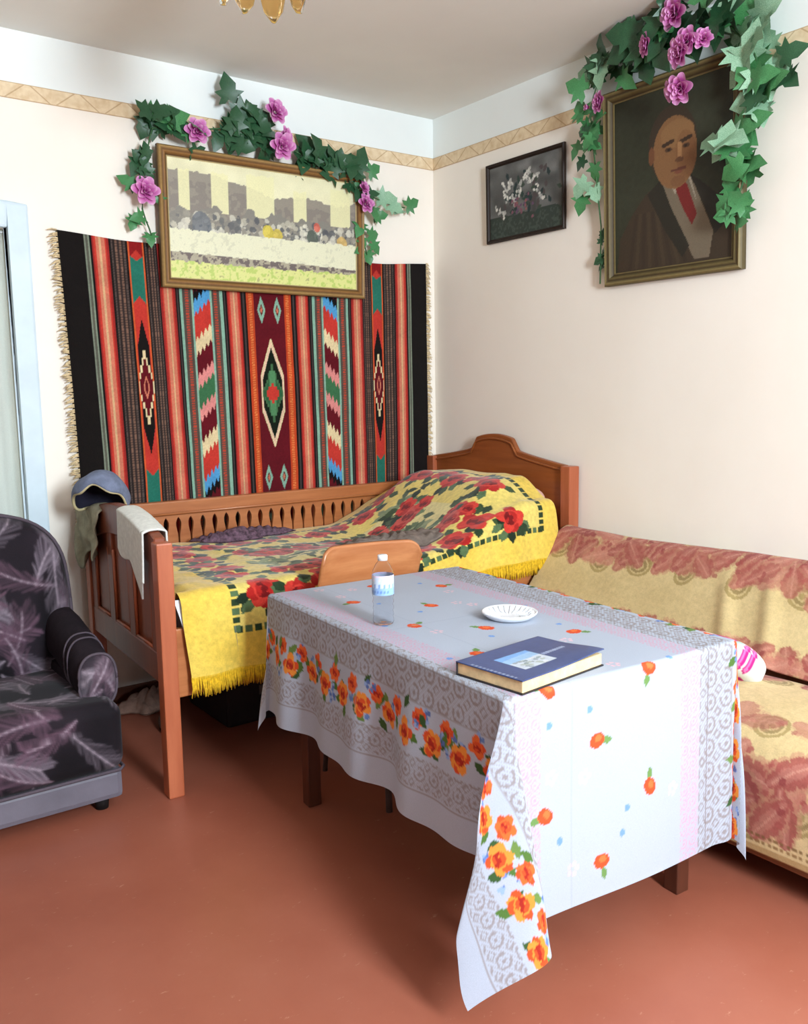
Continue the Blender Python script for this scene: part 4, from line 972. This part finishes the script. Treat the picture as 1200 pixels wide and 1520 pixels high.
def make_armchair():
    t = thing('armchair', 'dark plum velvet armchair with feather print and rounded back', 'armchair', (-2.62, -.68, 0))
    X0, X1 = -3.04, -2.20; YF, YBk = -1.085, -.26; xc = (X0 + X1) / 2
    box('base', (X0 + .01, X1 - .01, YF + .02, YBk - .02, .045, .15), M['leatherette'], t, .02)
    for x in (X0 + .07, X1 - .07):
        for y in (YF + .08, YBk - .1): lathe('foot', [(0, 0), (.022, 0), (.026, .05), (0, .05)], M['black'], t, (x, y, 0), 16)
    # seat cushion
    P, F = rbox((xc, (YF + YBk) / 2, .262), ((X1 - X0) / 2, (YBk - YF) / 2, .118), .05, .0055)
    P[:, 2] += (.02 * np.cos((P[:, 0] - xc) / .42 * 1.4) + .012 * (vnoise(P[:, 0], P[:, 1], .2, 3) - .5)) * (P[:, 2] > .3)
    V = np.where(P[:, 1] > YF + .05, P[:, 1], YF + .05 - (.38 - P[:, 2]))
    setmesh('seat_cushion', P, F, M['velvet'], t, paint_feathers(P[:, 0], V, 3, 60))
    bm = bmesh.new(); tube(bm, [(X0 + .02, YF + .012, .148), (X1 - .02, YF + .012, .148), (X1 - .004, YF + .03, .15), (X1 - .004, YBk - .05, .15)], .006, 6); build('seat_piping', bm, M['piping'], t, smooth=True)
    # back
    lean = .16
    def shape(P):
        P = P.copy(); P[:, 1] += .02 * np.cos(P[:, 0] * 12) * (P[:, 1] < 0); P[:, 1] += lean * P[:, 2]; return P
    hw, hh = .425, .345
    a = np.linspace(0, 2 * PI, 360, endpoint=False); rr = np.concatenate([np.linspace(0, .93, 84), np.array([.955, .975, .99, 1.0, 1.0, .985, .95, .9]), np.linspace(.85, 0.0, 6)])
    yy = np.concatenate([-.12 + .05 * np.linspace(0, .93, 84) ** 3, np.array([-.065, -.05, -.03, -.01, .06, .085, .098, .1]), np.full(6, .1)])
    e = .62
    ux = np.sign(np.cos(a)) * np.abs(np.cos(a)) ** e; uz = np.sign(np.sin(a)) * np.abs(np.sin(a)) ** e
    P = np.stack([rr[:, None] * ux * hw, np.repeat(yy[:, None], len(a), 1), rr[:, None] * uz * hh], -1).reshape(-1, 3)
    P[:, 1] += -.02 * np.exp(-(P[:, 2] / .1) ** 2) + .016 * (vnoise(P[:, 0], P[:, 2], .11, 2) - .5) * (P[:, 1] < 0)
    bev = P[:, 1] < 0
    C = paint_feathers(P[:, 0], P[:, 2], 9, 66)
    P[:, 1] += lean * P[:, 2]; P += np.array([xc + .005, -.44, .63])
    F = gridF(len(rr), len(a), True)
    BK = setmesh('backrest', P, F, M['velvet'], t, C)
    bm = bmesh.new(); tube(bm, [(xc + .005 + hw * 1.0 * ux[i], -.44 - .045 + lean * hh * uz[i], .63 + hh * uz[i]) for i in list(range(0, 360, 6)) + [0]], .007, 6); build('back_piping', bm, M['piping'], BK, smooth=True)
    # rolled arms
    for s in (-1, 1):
        cx = X1 - .045 if s > 0 else X0 + .045; prof = []
        aa = np.linspace(0, 2 * PI, 40, endpoint=False); e2 = .8
        ex = np.sign(np.cos(aa)) * np.abs(np.cos(aa)) ** e2 * .064; ez = np.sign(np.sin(aa)) * np.abs(np.sin(aa)) ** e2 * .095
        path = [(-.30, .53), (-.45, .525), (-.62, .51), (-.78, .475), (-.90, .445), (-.955, .435), (-.965, .434)]; scl = [.9, 1, 1, 1, 1, .98, .9]
        P = np.array([[(cx + ex[i] * k, y, z + ez[i] * k) for i in range(40)] for (y, z), k in zip(path, scl)]).reshape(-1, 3)
        F = gridF(7, 40, True).tolist() + [list(range(40))]
        A_ = setmesh('arm', P, F, M['velvet_dark'], t)
        rr2 = np.linspace(0, 1, 14); P = np.stack([cx + rr2[:, None] * ex * .97, np.repeat((-.985 + .022 * rr2 ** 3)[:, None], 40, 1), .434 + rr2[:, None] * ez * .97], -1).reshape(-1, 3)
        setmesh('arm_facing', P, gridF(14, 40, True), M['velvet'], A_, paint_feathers(P[:, 0] , P[:, 2], 5, 5) + 12)
        for y, z in ((-.965, .434), (-.84, .462), (-.80, .470)):
            bm = bmesh.new(); k = 1.0 if y < -.95 else 1.02; tube(bm, [(cx + ex[i % 40] * k, y, z + ez[i % 40] * k) for i in range(41)], .005 if y < -.95 else .0035, 6)
            build('arm_piping', bm, M['piping'], A_, smooth=True)
        box('arm_panel', (cx - .05, cx + .05, -.93, -.3, .2, .42), M['velvet_dark'], t, .02)
make_armchair()

# ================================================================== TABLE + CLOTH
TC = np.array([-1.412, -1.97]); TU = np.array([.9981, -.061]); TV = np.array([.061, .9981]); TA, TB, TZ = .388, .618, .728
TT = lambda a, b, z: (TC[0] + TU[0] * a + TV[0] * b, TC[1] + TU[1] * a + TV[1] * b, z)
tb = thing('dining_table', 'dark wooden dining table under the white flowered tablecloth', 'table', (TC[0], TC[1], 0))
box('tabletop', (-TA, TA, -TB, TB, TZ - .028, TZ), M['wood_dark'], tb, .004, TT)
for sa_ in (-1, 1):
    for sb_ in (-1, 1): box('leg', (sa_ * .305 - .024, sa_ * .305 + .024, sb_ * .525 - .024, sb_ * .525 + .024, 0, TZ - .028), M['wood_dark'], tb, .004, TT)
for sa_ in (-1, 1): box('apron', (sa_ * .305 - .01, sa_ * .305 + .01, -.50, .50, TZ - .11, TZ - .028), M['wood_dark'], tb, .002, TT)
for sb_ in (-1, 1): box('apron', (-.28, .28, sb_ * .525 - .01, sb_ * .525 + .01, TZ - .11, TZ - .028), M['wood_dark'], tb, .002, TT)

def make_cloth():
    dl, dr, dn, df = .412, .285, .56, .275         # drops: left, right, near, far
    step = .0042
    u = np.arange(-TA - dl, TA + dr, step); v = np.arange(-TB - dn, TB + df, step); U, V = np.meshgrid(u, v)
    # shape
    a, b, r = TA + .002, TB + .002, .012
    du = np.maximum(np.abs(U) - a, 0); dv = np.maximum(np.abs(V) - b, 0); su = np.sign(U); sv = np.sign(V)
    def od(d):
        ang = np.clip(d / r, 0, PI / 2); return r * np.sin(ang), r * (1 - np.cos(ang)) + np.maximum(d - r * PI / 2, 0)
    rad = np.hypot(du, dv); th = np.arctan2(dv, du)
    out, down = od(rad)
    hang = np.maximum(rad - .02, 0)
    # folds along the sides, damped at the table edge
    amp = sstep(0, .3, hang)
    side_fold = np.where(U < 0, amp * (.016 * np.sin(V * 15.5 + .4) + .012 * np.sin(V * 27 + 2.0)) + .05 * hang, .01 * amp)
    end_fold = amp * (.006 * np.sin(U * 9 + 1.0)) + .02 * hang + .012 * amp * sstep(.28, .40, U) * np.sin(U * 40)
    x = np.clip(U, -a, a); y = np.clip(V, -b, b); z = TZ + .003 - down
    cu, cvv = np.cos(th), np.sin(th)
    inu = (du > 0) & (dv == 0); inv = (dv > 0) & (du == 0); cor = (du > 0) & (dv > 0)
    foldu = side_fold; foldv = end_fold
    x = x + su * np.where(inu, out + foldu, 0); y = y + sv * np.where(inv, out + foldv, 0)
    # corners: cloth gathers into one hanging tail with a side pleat
    w_ = th / (PI / 2)
    near = (V < 0)
    left = U < 0
    A = np.where(near, np.where(left, .15, .05), .04); Bq = np.where(near, np.where(left, .17, .03), .04)
    lobe = np.sin(PI * w_) ** 1.3; wob = np.where((V < 0) & (U < 0), np.sin(2 * PI * w_ ** 1.7), np.sin(2 * PI * w_))
    ex = (out + foldu) * (1 - w_) ** 1.0 ; ey = (out + foldv) * w_
    dg = .7071 * rad * A * lobe; pr = .7071 * rad * Bq * wob
    corx = ex + dg + pr; cory = ey + dg - pr
    x = np.where(cor, np.clip(U, -a, a) + su * corx, x); y = np.where(cor, np.clip(V, -b, b) + sv * cory, y)
    z = np.where(cor, TZ + .003 - down * (1 - .03 * lobe), z)
    z = np.maximum(z, .006)
    # slight wrinkles on top
    z = z + np.where(rad == 0, .0012 * (vnoise(U, V, .09, 3) - .5), 0)
    # keep the sofa side clear
    P = np.stack([TC[0] + TU[0] * x + TV[0] * y, TC[1] + TU[1] * x + TV[1] * y, z], -1)
    # print
    c = Cv(U, V, (184, 192, 207)); e = np.minimum(c.U - u[0], u[-1] - c.U)
    LG = (150, 140, 140); PK = (216, 158, 182)
    def lace(m, colr, cell, al, off_=0):
        k = np.flatnonzero(m); x = np.mod(e[k] + off_, cell) - cell / 2; y = np.mod(c.V[k], cell) - cell / 2; d = np.hypot(x, y)
        an = np.arctan2(y, x)
        ring = np.abs(d - cell * .33) < cell * .055; dot = d < cell * .11; ring &= ~((an > .3) & (an < 1.2))
        x2 = np.mod(e[k] + off_ + cell / 2, cell) - cell / 2; y2 = np.mod(c.V[k] + cell / 2, cell) - cell / 2; d2 = np.abs(x2) + np.abs(y2)
        dia = (np.abs(d2 - cell * .2) < cell * .05)
        fine = (np.mod(np.floor(e[k] / .0042) + np.floor(c.V[k] / .0042), 3) == 0)
        c.put(k[fine], colr, al * .55); c.put(k[ring | dot | dia], colr, al)
    lace((e > .085) & (e < .165), LG, .05, .8); lace((e > .30) & (e < .425), LG, .062, .85, .02)
    lace((e > .425) & (e < .50), PK, .036, .7)
    c.put((np.abs(e - .08) < .003), LG, .8); c.put(np.abs(e - .395) < .0035, (128, 112, 108), .7); c.put(np.abs(e - .30) < .002, LG, .5)
    # rose border along both long sides
    rn = random.Random(3); ORA, OR2, ORD, GRN = (226, 84, 40), (244, 150, 60), (176, 44, 30), (84, 120, 54)
    for side in (0, 1):
        eu = (lambda ee: u[0] + ee) if side == 0 else (lambda ee: u[-1] - ee)
        k = 0; vv = v[0] + .03
        while vv < v[-1] - .02:
            for j in range(5): c.leaf(eu(.235) + rn.uniform(-.05, .05), vv + rn.uniform(-.06, .06), .045, .012, rn.uniform(0, 6.28), rn.choice([GRN, (110, 140, 70), (60, 92, 48)]))
            for j in range(4):
                uu, v2 = eu(.235) + rn.uniform(-.06, .06), vv + rn.uniform(-.06, .06)
                for q in range(4): c.ell(uu + rn.uniform(-.009, .009), v2 + rn.uniform(-.009, .009), .0065, .0065, rn.choice([(110, 140, 200), (150, 176, 222), (90, 116, 180)]))
            c.rose(eu(.215), vv, .036, ORA, OR2, ORD, k); c.rose(eu(.262), vv + .055, .028, ORA, (236, 110, 50), ORD, k + 3)
            k += 1; vv += .112
    # scattered sprigs in the middle
    pts = [(.142, .38), (-.046, .168), (-.222, .353), (-.046, .52), (-.223, -.003), (-.069, -.141), (.108, .023), (.106, -.312), (-.239, -.324), (-.276, -.629), (.052, -.636), (-.124, -.782), (.051, -.939), (-.283, -.929), (-.109, -1.088), (-.24, .66), (.12, .70), (-.06, .84), (-.05, -.46)]
    for k, (uu, v2) in enumerate(pts):
        a_ = (k * 1.7) % 6.28; c.leaf(uu + .012 * math.cos(a_), v2 + .014 * math.sin(a_), .038, .010, a_, (112, 150, 84)); c.ell(uu, v2, .019, .024, (228, 84, 44), a_ * .3); c.ell(uu + .004, v2 + .004, .009, .011, (240, 120, 64), a_ * .3)
        b_ = a_ + 2; c.ell(uu + .085 * math.cos(b_), v2 + .085 * math.sin(b_), .009, .009, (120, 160, 220))
        for q in range(5): c.ell(uu + .09 * math.cos(b_ + 2.4) + .013 * math.cos(q * 1.25), v2 + .09 * math.sin(b_ + 2.4) + .013 * math.sin(q * 1.25), .006, .006, (240, 196, 206), 0, .8)
    # ironed fold creases, their shade painted in as thin darker lines
    c.put(np.abs(c.U + .205) < .0025, (168, 176, 194), .5); c.put(np.abs(c.V) < .0025, (170, 178, 196), .35)
    o = setmesh('tablecloth', P.reshape(-1, 3), gridF(len(v), len(u)), M['cloth'], None, c.C)
    tag(o, 'white cotton tablecloth with orange rose border draped over the table', 'tablecloth')
make_cloth()
TOP = TZ + .0035

# bottle
bxp, byp = -1.690, -1.885
bt = thing('water_bottle', 'clear plastic water bottle with blue label and white cap on the table', 'bottle', (bxp, byp, TOP))
prof = [(0, .004), (.018, .0), (.028, .003), (.031, .010), (.0305, .018), (.029, .024), (.031, .030), (.029, .042), (.031, .048), (.029, .060), (.031, .066), (.029, .078), (.0315, .086), (.0315, .150), (.029, .160), (.020, .178), (.0125, .186), (.0125, .195), (.0118, .195), (.0118, .186), (.019, .177), (.0282, .159), (.0307, .149), (.0307, .087), (.0282, .078), (.0302, .066), (.0282, .06), (.0302, .048), (.0282, .042), (.0302, .03), (.0282, .024), (.0298, .018), (.0302, .011), (.0275, .0045), (0, .0055)]
lathe('bottle_body', prof, M['pet'], bt, (bxp, byp, TOP), 40)
lathe('bottle_cap', [(0, .204), (.013, .204), (.0145, .202), (.0145, .188), (.013, .188), (.013, .2), (0, .2)], M['capwhite'], bt, (bxp, byp, TOP), 28)
zz = np.linspace(.090, .147, 16); pr = np.stack([np.full(16, .0321), zz], -1); aa = np.arange(40)
cc = np.empty((16, 40, 3)); cc[:] = (206, 224, 244); cc[:6] = (150, 186, 232); cc[6:9, ::3] = (110, 150, 214); cc[2:4, 5:30:2] = (96, 132, 204); cc[11:13, ::4] = (236, 220, 240); cc[14:] = (226, 214, 240)
lathe('bottle_label', pr, M['label'], bt, (bxp, byp, TOP), 40, cc.reshape(-1, 3))

# glass dish
dx, dy = -1.365, -2.07
ds = thing('ashtray', 'round white glass ashtray on the tablecloth behind the book', 'ashtray', (dx, dy, TOP))
lathe('dish', [(0, 0), (.052, 0), (.066, .004), (.080, .016), (.083, .021), (.080, .0225), (.074, .019), (.062, .0085), (.05, .006), (0, .0055)], M['ceramic'], ds, (dx, dy, TOP), 48)
bm = bmesh.new()
for k in range(24):
    a0 = k * 2 * PI / 24; tube(bm, [(dx + rr_ * math.cos(a0), dy + rr_ * math.sin(a0), TOP + h_) for rr_, h_ in ((.03, .0065), (.058, .0085), (.073, .019))], [.002, .003, .003], 6)
rb_ = build('rib', bm, M['ceramic'], ds, smooth=True); rb_['kind'] = 'stuff'

# book
def make_book():
    cx, cy, rz = -1.662, -2.462, math.radians(6.0); L, W_, Tk = .305, .205, .034
    BT = lambda a, b, z: (cx + a * math.cos(rz) - b * math.sin(rz), cy + a * math.sin(rz) + b * math.cos(rz), TOP + z)
    t = thing('book', 'blue hardback book with a pale picture on its cover lying on the table', 'book', (cx, cy, TOP))
    bm = bmesh.new(); bx(bm, -L / 2 + .004, L / 2 - .004, -W_ / 2 + .004, W_ / 2 - .002, .003, Tk - .003, BT); build('page_block', bm, M['pages'], t, .002)
    bm = bmesh.new(); bx(bm, -L / 2, L / 2, -W_ / 2, W_ / 2, 0, .003, BT); build('back_cover', bm, M['darkcase'], t, .001)
    bm = bmesh.new(); bx(bm, -L / 2, L / 2, W_ / 2 - .003, W_ / 2, .002, Tk - .001, BT); build('spine', bm, M['darkcase'], t, .001)
    nx, ny = 120, 84; A, B = np.meshgrid(np.linspace(-L / 2, L / 2, nx), np.linspace(-W_ / 2, W_ / 2, ny))
    Z = Tk - .003 + .012 * sstep(.2, 1, (A / L + .5)) ** 2 * sstep(.3, 1.0, .5 - B / W_) * .8
    c = Cv(A, B, (62, 78, 124)); n = vnoise(c.U, c.V, .05, 2); c.C += ((n - .5) * 10)[:, None]
    c.poly([(-.085, -.055), (.03, -.055), (.03, .045), (-.085, .045)], (150, 186, 220)); c.poly([(-.085, -.055), (.03, -.055), (.03, -.0), (-.085, -.005)], (196, 204, 214)); c.poly([(-.085, .02), (.03, .03), (.03, .045), (-.085, .045)], (120, 168, 222))
    for k in range(22): c.ell(random.uniform(-.07, .02), random.uniform(-.05, -.005), .008, .005, random.choice([(150, 160, 170), (170, 178, 172), (214, 216, 220), (128, 146, 150)]))
    for k in range(10): c.rect(.035 + k * .0085, .041 + k * .0085, -.012, -.001, (186, 200, 226), .8)
    for k in range(12): c.rect(-.148, -.142, -.08 + k * .012, -.073 + k * .012, (180, 190, 210), .7)
    P = np.array([BT(a, b, z) for a, b, z in zip(A.ravel(), B.ravel(), Z.ravel())])
    o = setmesh('front_cover', P, gridF(ny, nx), M['bookcover'], t, c.C); md = o.modifiers.new('thick', 'SOLIDIFY'); md.thickness = .0026; md.offset = 1
make_book()

# ================================================================== CHAIR
def make_chair():
    t = thing('dining_chair', 'plywood chair tucked under the table between table and bed', 'chair', (-1.305, -1.42, 0))
    X0, X1 = -1.53, -1.085; yb = -1.262
    # curved plywood backrest
    nx, nz = 40, 20; A, B = np.meshgrid(np.linspace(-1, 1, nx), np.linspace(-1, 1, nz)); hw, hh = (X1 - X0) / 2, .10
    k = 1 - .28 * np.maximum(0, np.abs(A) - .72) ** 1.0 * 0
    rc = .06                                                       # rounded corners
    xx = A * hw; zz = B * hh
    inx = np.clip(np.abs(xx) - (hw - rc), 0, None); lim = hh - rc + np.sqrt(np.maximum(rc ** 2 - inx ** 2, 0)); zz = zz / hh * lim
    yy = .035 * (1 - A ** 2) * 1.0
    P = np.stack([(X0 + X1) / 2 + xx, yb + yy - .02 * B, .745 + zz - .008 * A], -1).reshape(-1, 3)
    o = setmesh('backrest', P, gridF(nz, nx), M['wood_chair'], t); md = o.modifiers.new('thick', 'SOLIDIFY'); md.thickness = .013; md.offset = 0
    bm = bmesh.new(); bx(bm, X0 + .005, X1 - .005, -1.66, -1.27, .43, .445); build('seat', bm, M['wood_chair'], t, .006)
    for x, s in ((X0 + .02, 1), (X1 - .02, -1)):
        bm = bmesh.new(); tube(bm, [(x, -1.64, 0), (x, -1.62, .43)], .0115, 10); build('leg', bm, M['metal_leg'], t, smooth=True)
        bm = bmesh.new(); tube(bm, [(x, -1.225, 0), (x, -1.285, .43), (x + s * .02, -1.235, .62), (x + s * .05, yb + .055, .80)], .0095, 10); build('leg', bm, M['metal_leg'], t, smooth=True)
    for y in (-1.62, -1.285): 
        bm = bmesh.new(); tube(bm, [(X0 + .02, y, .41), (X1 - .02, y, .41)], .009, 8); build('seat_rail', bm, M['metal_leg'], t, smooth=True)
make_chair()

# ================================================================== SOFA
SY0, SY1 = -1.125, -3.05
def sofa_profile():
    pts = [(-.035, .60), (-.035, .715), (-.055, .742), (-.10, .748), (-.14, .728), (-.20, .655), (-.28, .56), (-.345, .475), (-.38, .435)]
    return np.array(pts)
def resample(pts, n):
    pts = np.array(pts, float); d = np.concatenate([[0], np.cumsum(np.hypot(*np.diff(pts, axis=0).T))]); t = np.linspace(0, d[-1], n)
    q = np.stack([np.interp(t, d, pts[:, 0]), np.interp(t, d, pts[:, 1])], -1)
    for _ in range(int(n / 18)): q[1:-1] = .25 * q[:-2] + .5 * q[1:-1] + .25 * q[2:]
    return q, t
sf = thing('sofa', 'low sofa along the right wall under beige and dusty-rose covers', 'sofa', (-.5, -2.1, 0))
box('base_frame', (-.945, -.04, SY1, SY0, .085, .20), M['sofa_wood'], sf, .008)
for x in (-.88, -.12):
    for y in (SY0 - .12, SY1 + .12): box('leg', (x - .03, x + .03, y - .03, y + .03, 0, .086), M['black'], sf, .004)
P, F = superq((-.655, (SY0 + SY1) / 2, .295), (.285, (SY0 - SY1) / 2 - .005, .112), .3, .1, 80, 20); setmesh('seat', P, F, M['sofa_body'], sf)
prism('backrest', [(-.03, SY0 - .006, .2), (-.03, SY0 - .006, .70), (-.10, SY0 - .006, .73), (-.37, SY0 - .006, .40), (-.37, SY0 - .006, .2)], (0, SY1 - SY0 + .012, 0), M['sofa_body'], sf, .015)
def paint_oak(U, V, base, bands, seed, hem=None):
    """U along the sofa, V down the cover; bands = list of (v centre, half height, strength)"""
    c = Cv(U, V, base); n = vnoise(c.U, c.V, .02, seed); n2 = vnoise(c.U, c.V, .15, seed + 1); c.C += ((n2 - .5) * 12)[:, None] + ((n - .5) * 7)[:, None]
    rn = random.Random(seed); u0, u1 = c.U.min(), c.U.max()
    ROS = [(166, 86, 78), (146, 66, 64), (184, 112, 98), (158, 78, 72)]; OLV = [(156, 134, 82), (138, 116, 72)]
    for vc, vh, st in bands:
        k = 0; u = u0 + .04
        while u < u1:
            # olive paisley swirl
            if k % 2 == 0:
                a = rn.uniform(0, 6.28); v_ = vc + rn.uniform(-.2, .9) * vh
                for r_, cc in ((.062, OLV[0]), (.048, base), (.040, OLV[1]), (.024, base), (.014, OLV[0])): c.ell(u + .03, v_ + .02, r_ * .8, r_, cc, a, .75)
            # oak leaf: lobed blade
            for q in range(2 if st > .6 else 1):
                a = rn.choice([.6, 1.2, 2.0, 2.7, 3.6, 5.4]) + rn.uniform(-.3, .3); L = rn.uniform(.13, .19) * (.7 + .3 * st); col = rn.choice(ROS); ou = u + rn.uniform(-.03, .05); ov = vc + rn.uniform(-vh, vh) * .6
                ca, sa = math.cos(a), math.sin(a); pl = []
                for t in np.linspace(0, 1, 56): w_ = .040 * math.sin(PI * min(.98, .06 + .92 * t)) ** .8 * (.62 + .38 * abs(math.cos(t * PI * 4.5)) ** .6); pl.append((t + .02 * math.sin(t * PI * 9), w_ + .003))
                shp = [(t, w_) for t, w_ in pl] + [(t, -w_) for t, w_ in pl[::-1]]
                pw = lambda s: [(ou + ca * (t - .5) * L - sa * w_ * s, ov + sa * (t - .5) * L + ca * w_ * s) for t, w_ in shp]
                c.poly(pw(1.35), np.array(col) * .5 + np.array(base) * .5, .6 * st); c.poly(pw(1.0), col, .78 * st); c.poly(pw(.45), (206, 150, 130), .35 * st)
                c.seg((ou - ca * .45 * L, ov - sa * .45 * L), (ou + ca * .4 * L, ov + sa * .4 * L), .003, (206, 150, 128), .7 * st)
            for q in range(3): c.ell(u + rn.uniform(-.05, .05), vc + rn.uniform(-vh, vh), .013, .009, rn.choice(ROS), rn.uniform(0, 3), .8 * st)
            u += rn.uniform(.10, .135); k += 1
    if hem:
        vm = c.V.max()
        for k_, cc in ((.052, (128, 96, 58)), (.034, (140, 104, 64))):
            m = (np.abs(c.V - (vm - k_)) < .0045) & (np.mod(c.U, .018) < .011); c.put(m, cc, .8)
        c.put(c.V > vm - .02, (176, 140, 92), .8)
    c.C *= (.95 + .07 * vnoise(c.U, c.V, .008, seed))[:, None]
    return c
def sofa_cover(name, label, prof, n, wrinkle, bands, base, seed, hem):
    q, t = resample(prof, n); ny_ = 400; y = np.linspace(SY0 + .012, SY1 - .012, ny_)
    Tq, Yq = np.meshgrid(t, y); X = np.repeat(q[None, :, 0], ny_, 0); Z = np.repeat(q[None, :, 1], ny_, 0)
    tx = np.gradient(q[:, 0]); tz = np.gradient(q[:, 1]); l = np.hypot(tx, tz); nx_ = -tz / l * -1; nz_ = tx / l * -1
    nrm = np.stack([tz / l, -tx / l], -1)                       # outward (towards room, up)
    if nrm[n // 2, 1] < 0: nrm = -nrm
    d = wrinkle(Tq, Yq)
    X = X + nrm[None, :, 0] * d; Z = Z + nrm[None, :, 1] * d
    c = paint_oak(-Yq, Tq, base, bands, seed, hem)
    # closed left end: a narrow return of cloth over the end
    P = np.stack([X, Yq, Z], -1)
    o = setmesh(name, P.reshape(-1, 3), gridF(ny_, n), M['sofa'], None, c.C); md = o.modifiers.new('thick', 'SOLIDIFY'); md.thickness = .008; md.offset = 0
    return tag(o, label, 'sofa cover')
def wr_back(T_, Y):
    w1 = .016 * np.exp(-((Y + 2.02 + (T_ - .4) * .35) / .035) ** 2) * sstep(.40, .55, T_) + .016 * np.exp(-((Y + 2.20 + (T_ - .4) * .3) / .035) ** 2) * sstep(.38, .52, T_)
    return .012 + w1 + .006 * vnoise(Y, T_, .12, 2) + .008 * np.sin(Y * 5)
sofa_cover('sofa_back_cover', 'beige cover with dusty-rose oak leaves over the sofa backrest', [(-.05, .45), (-.05, .70), (-.062, .738), (-.10, .752), (-.145, .735), (-.25, .605), (-.345, .49), (-.395, .43)], 170, wr_back, [(.36, .045, 1.0), (.43, .04, .7), (.74, .035, .8)], (206, 182, 132), 3, False)
def wr_seat(T_, Y): return .006 + .018 * np.sin(np.clip((T_ - .02) / .5, 0, 1) * PI) + .004 * vnoise(Y, T_, .15, 6) + .004 * np.sin(Y * 7)
sofa_cover('sofa_seat_cover', 'cream cover with rose oak leaves over the sofa seat, hanging to the floor gap', [(-.385, .40), (-.42, .412), (-.60, .415), (-.80, .412), (-.90, .400), (-.945, .365), (-.955, .30), (-.958, .20), (-.958, .115)], 190, wr_seat, [(.06, .05, .85), (.42, .03, .5), (.60, .07, 1.0), (.70, .06, 1.0)], (214, 188, 138), 8, True)
# small floral pillow on the sofa
P, F = superq((0, 0, 0), (.06, .15, .12), .8, .6, 90, 60)
ca, sa = math.cos(.9), math.sin(.9); P = np.stack([P[:, 0] * ca - P[:, 2] * sa, P[:, 1], P[:, 0] * sa + P[:, 2] * ca], -1)
c = Cv(P[:, 1], P[:, 2] - P[:, 0], (232, 236, 232)); rn = random.Random(6)
for k in range(20):
    u, v = rn.uniform(-.15, .15), rn.uniform(-.2, .2)
    for j in range(3): c.leaf(u, v, .05, .012, rn.uniform(0, 6.28), (168, 206, 190))
    c.ell(u, v, .022, .028, (214, 50, 140), .5); c.ell(u + .03, v + .008, .02, .026, (200, 36, 120), -.3); c.ell(u + .006, v, .006, .02, (240, 140, 190), .4)
for uu, vv in ((-.125, .10), (-.14, .062)):
    c.ell(uu, vv, .013, .024, (206, 40, 130), .3); c.ell(uu + .002, vv, .005, .016, (236, 120, 180), .3)
tag(setmesh('cushion', P + np.array([-.555, -2.235, .492]), F, M['floral_pillow'], None, c.C), 'white floral cushion with pink flowers on the sofa behind the table corner', 'cushion')
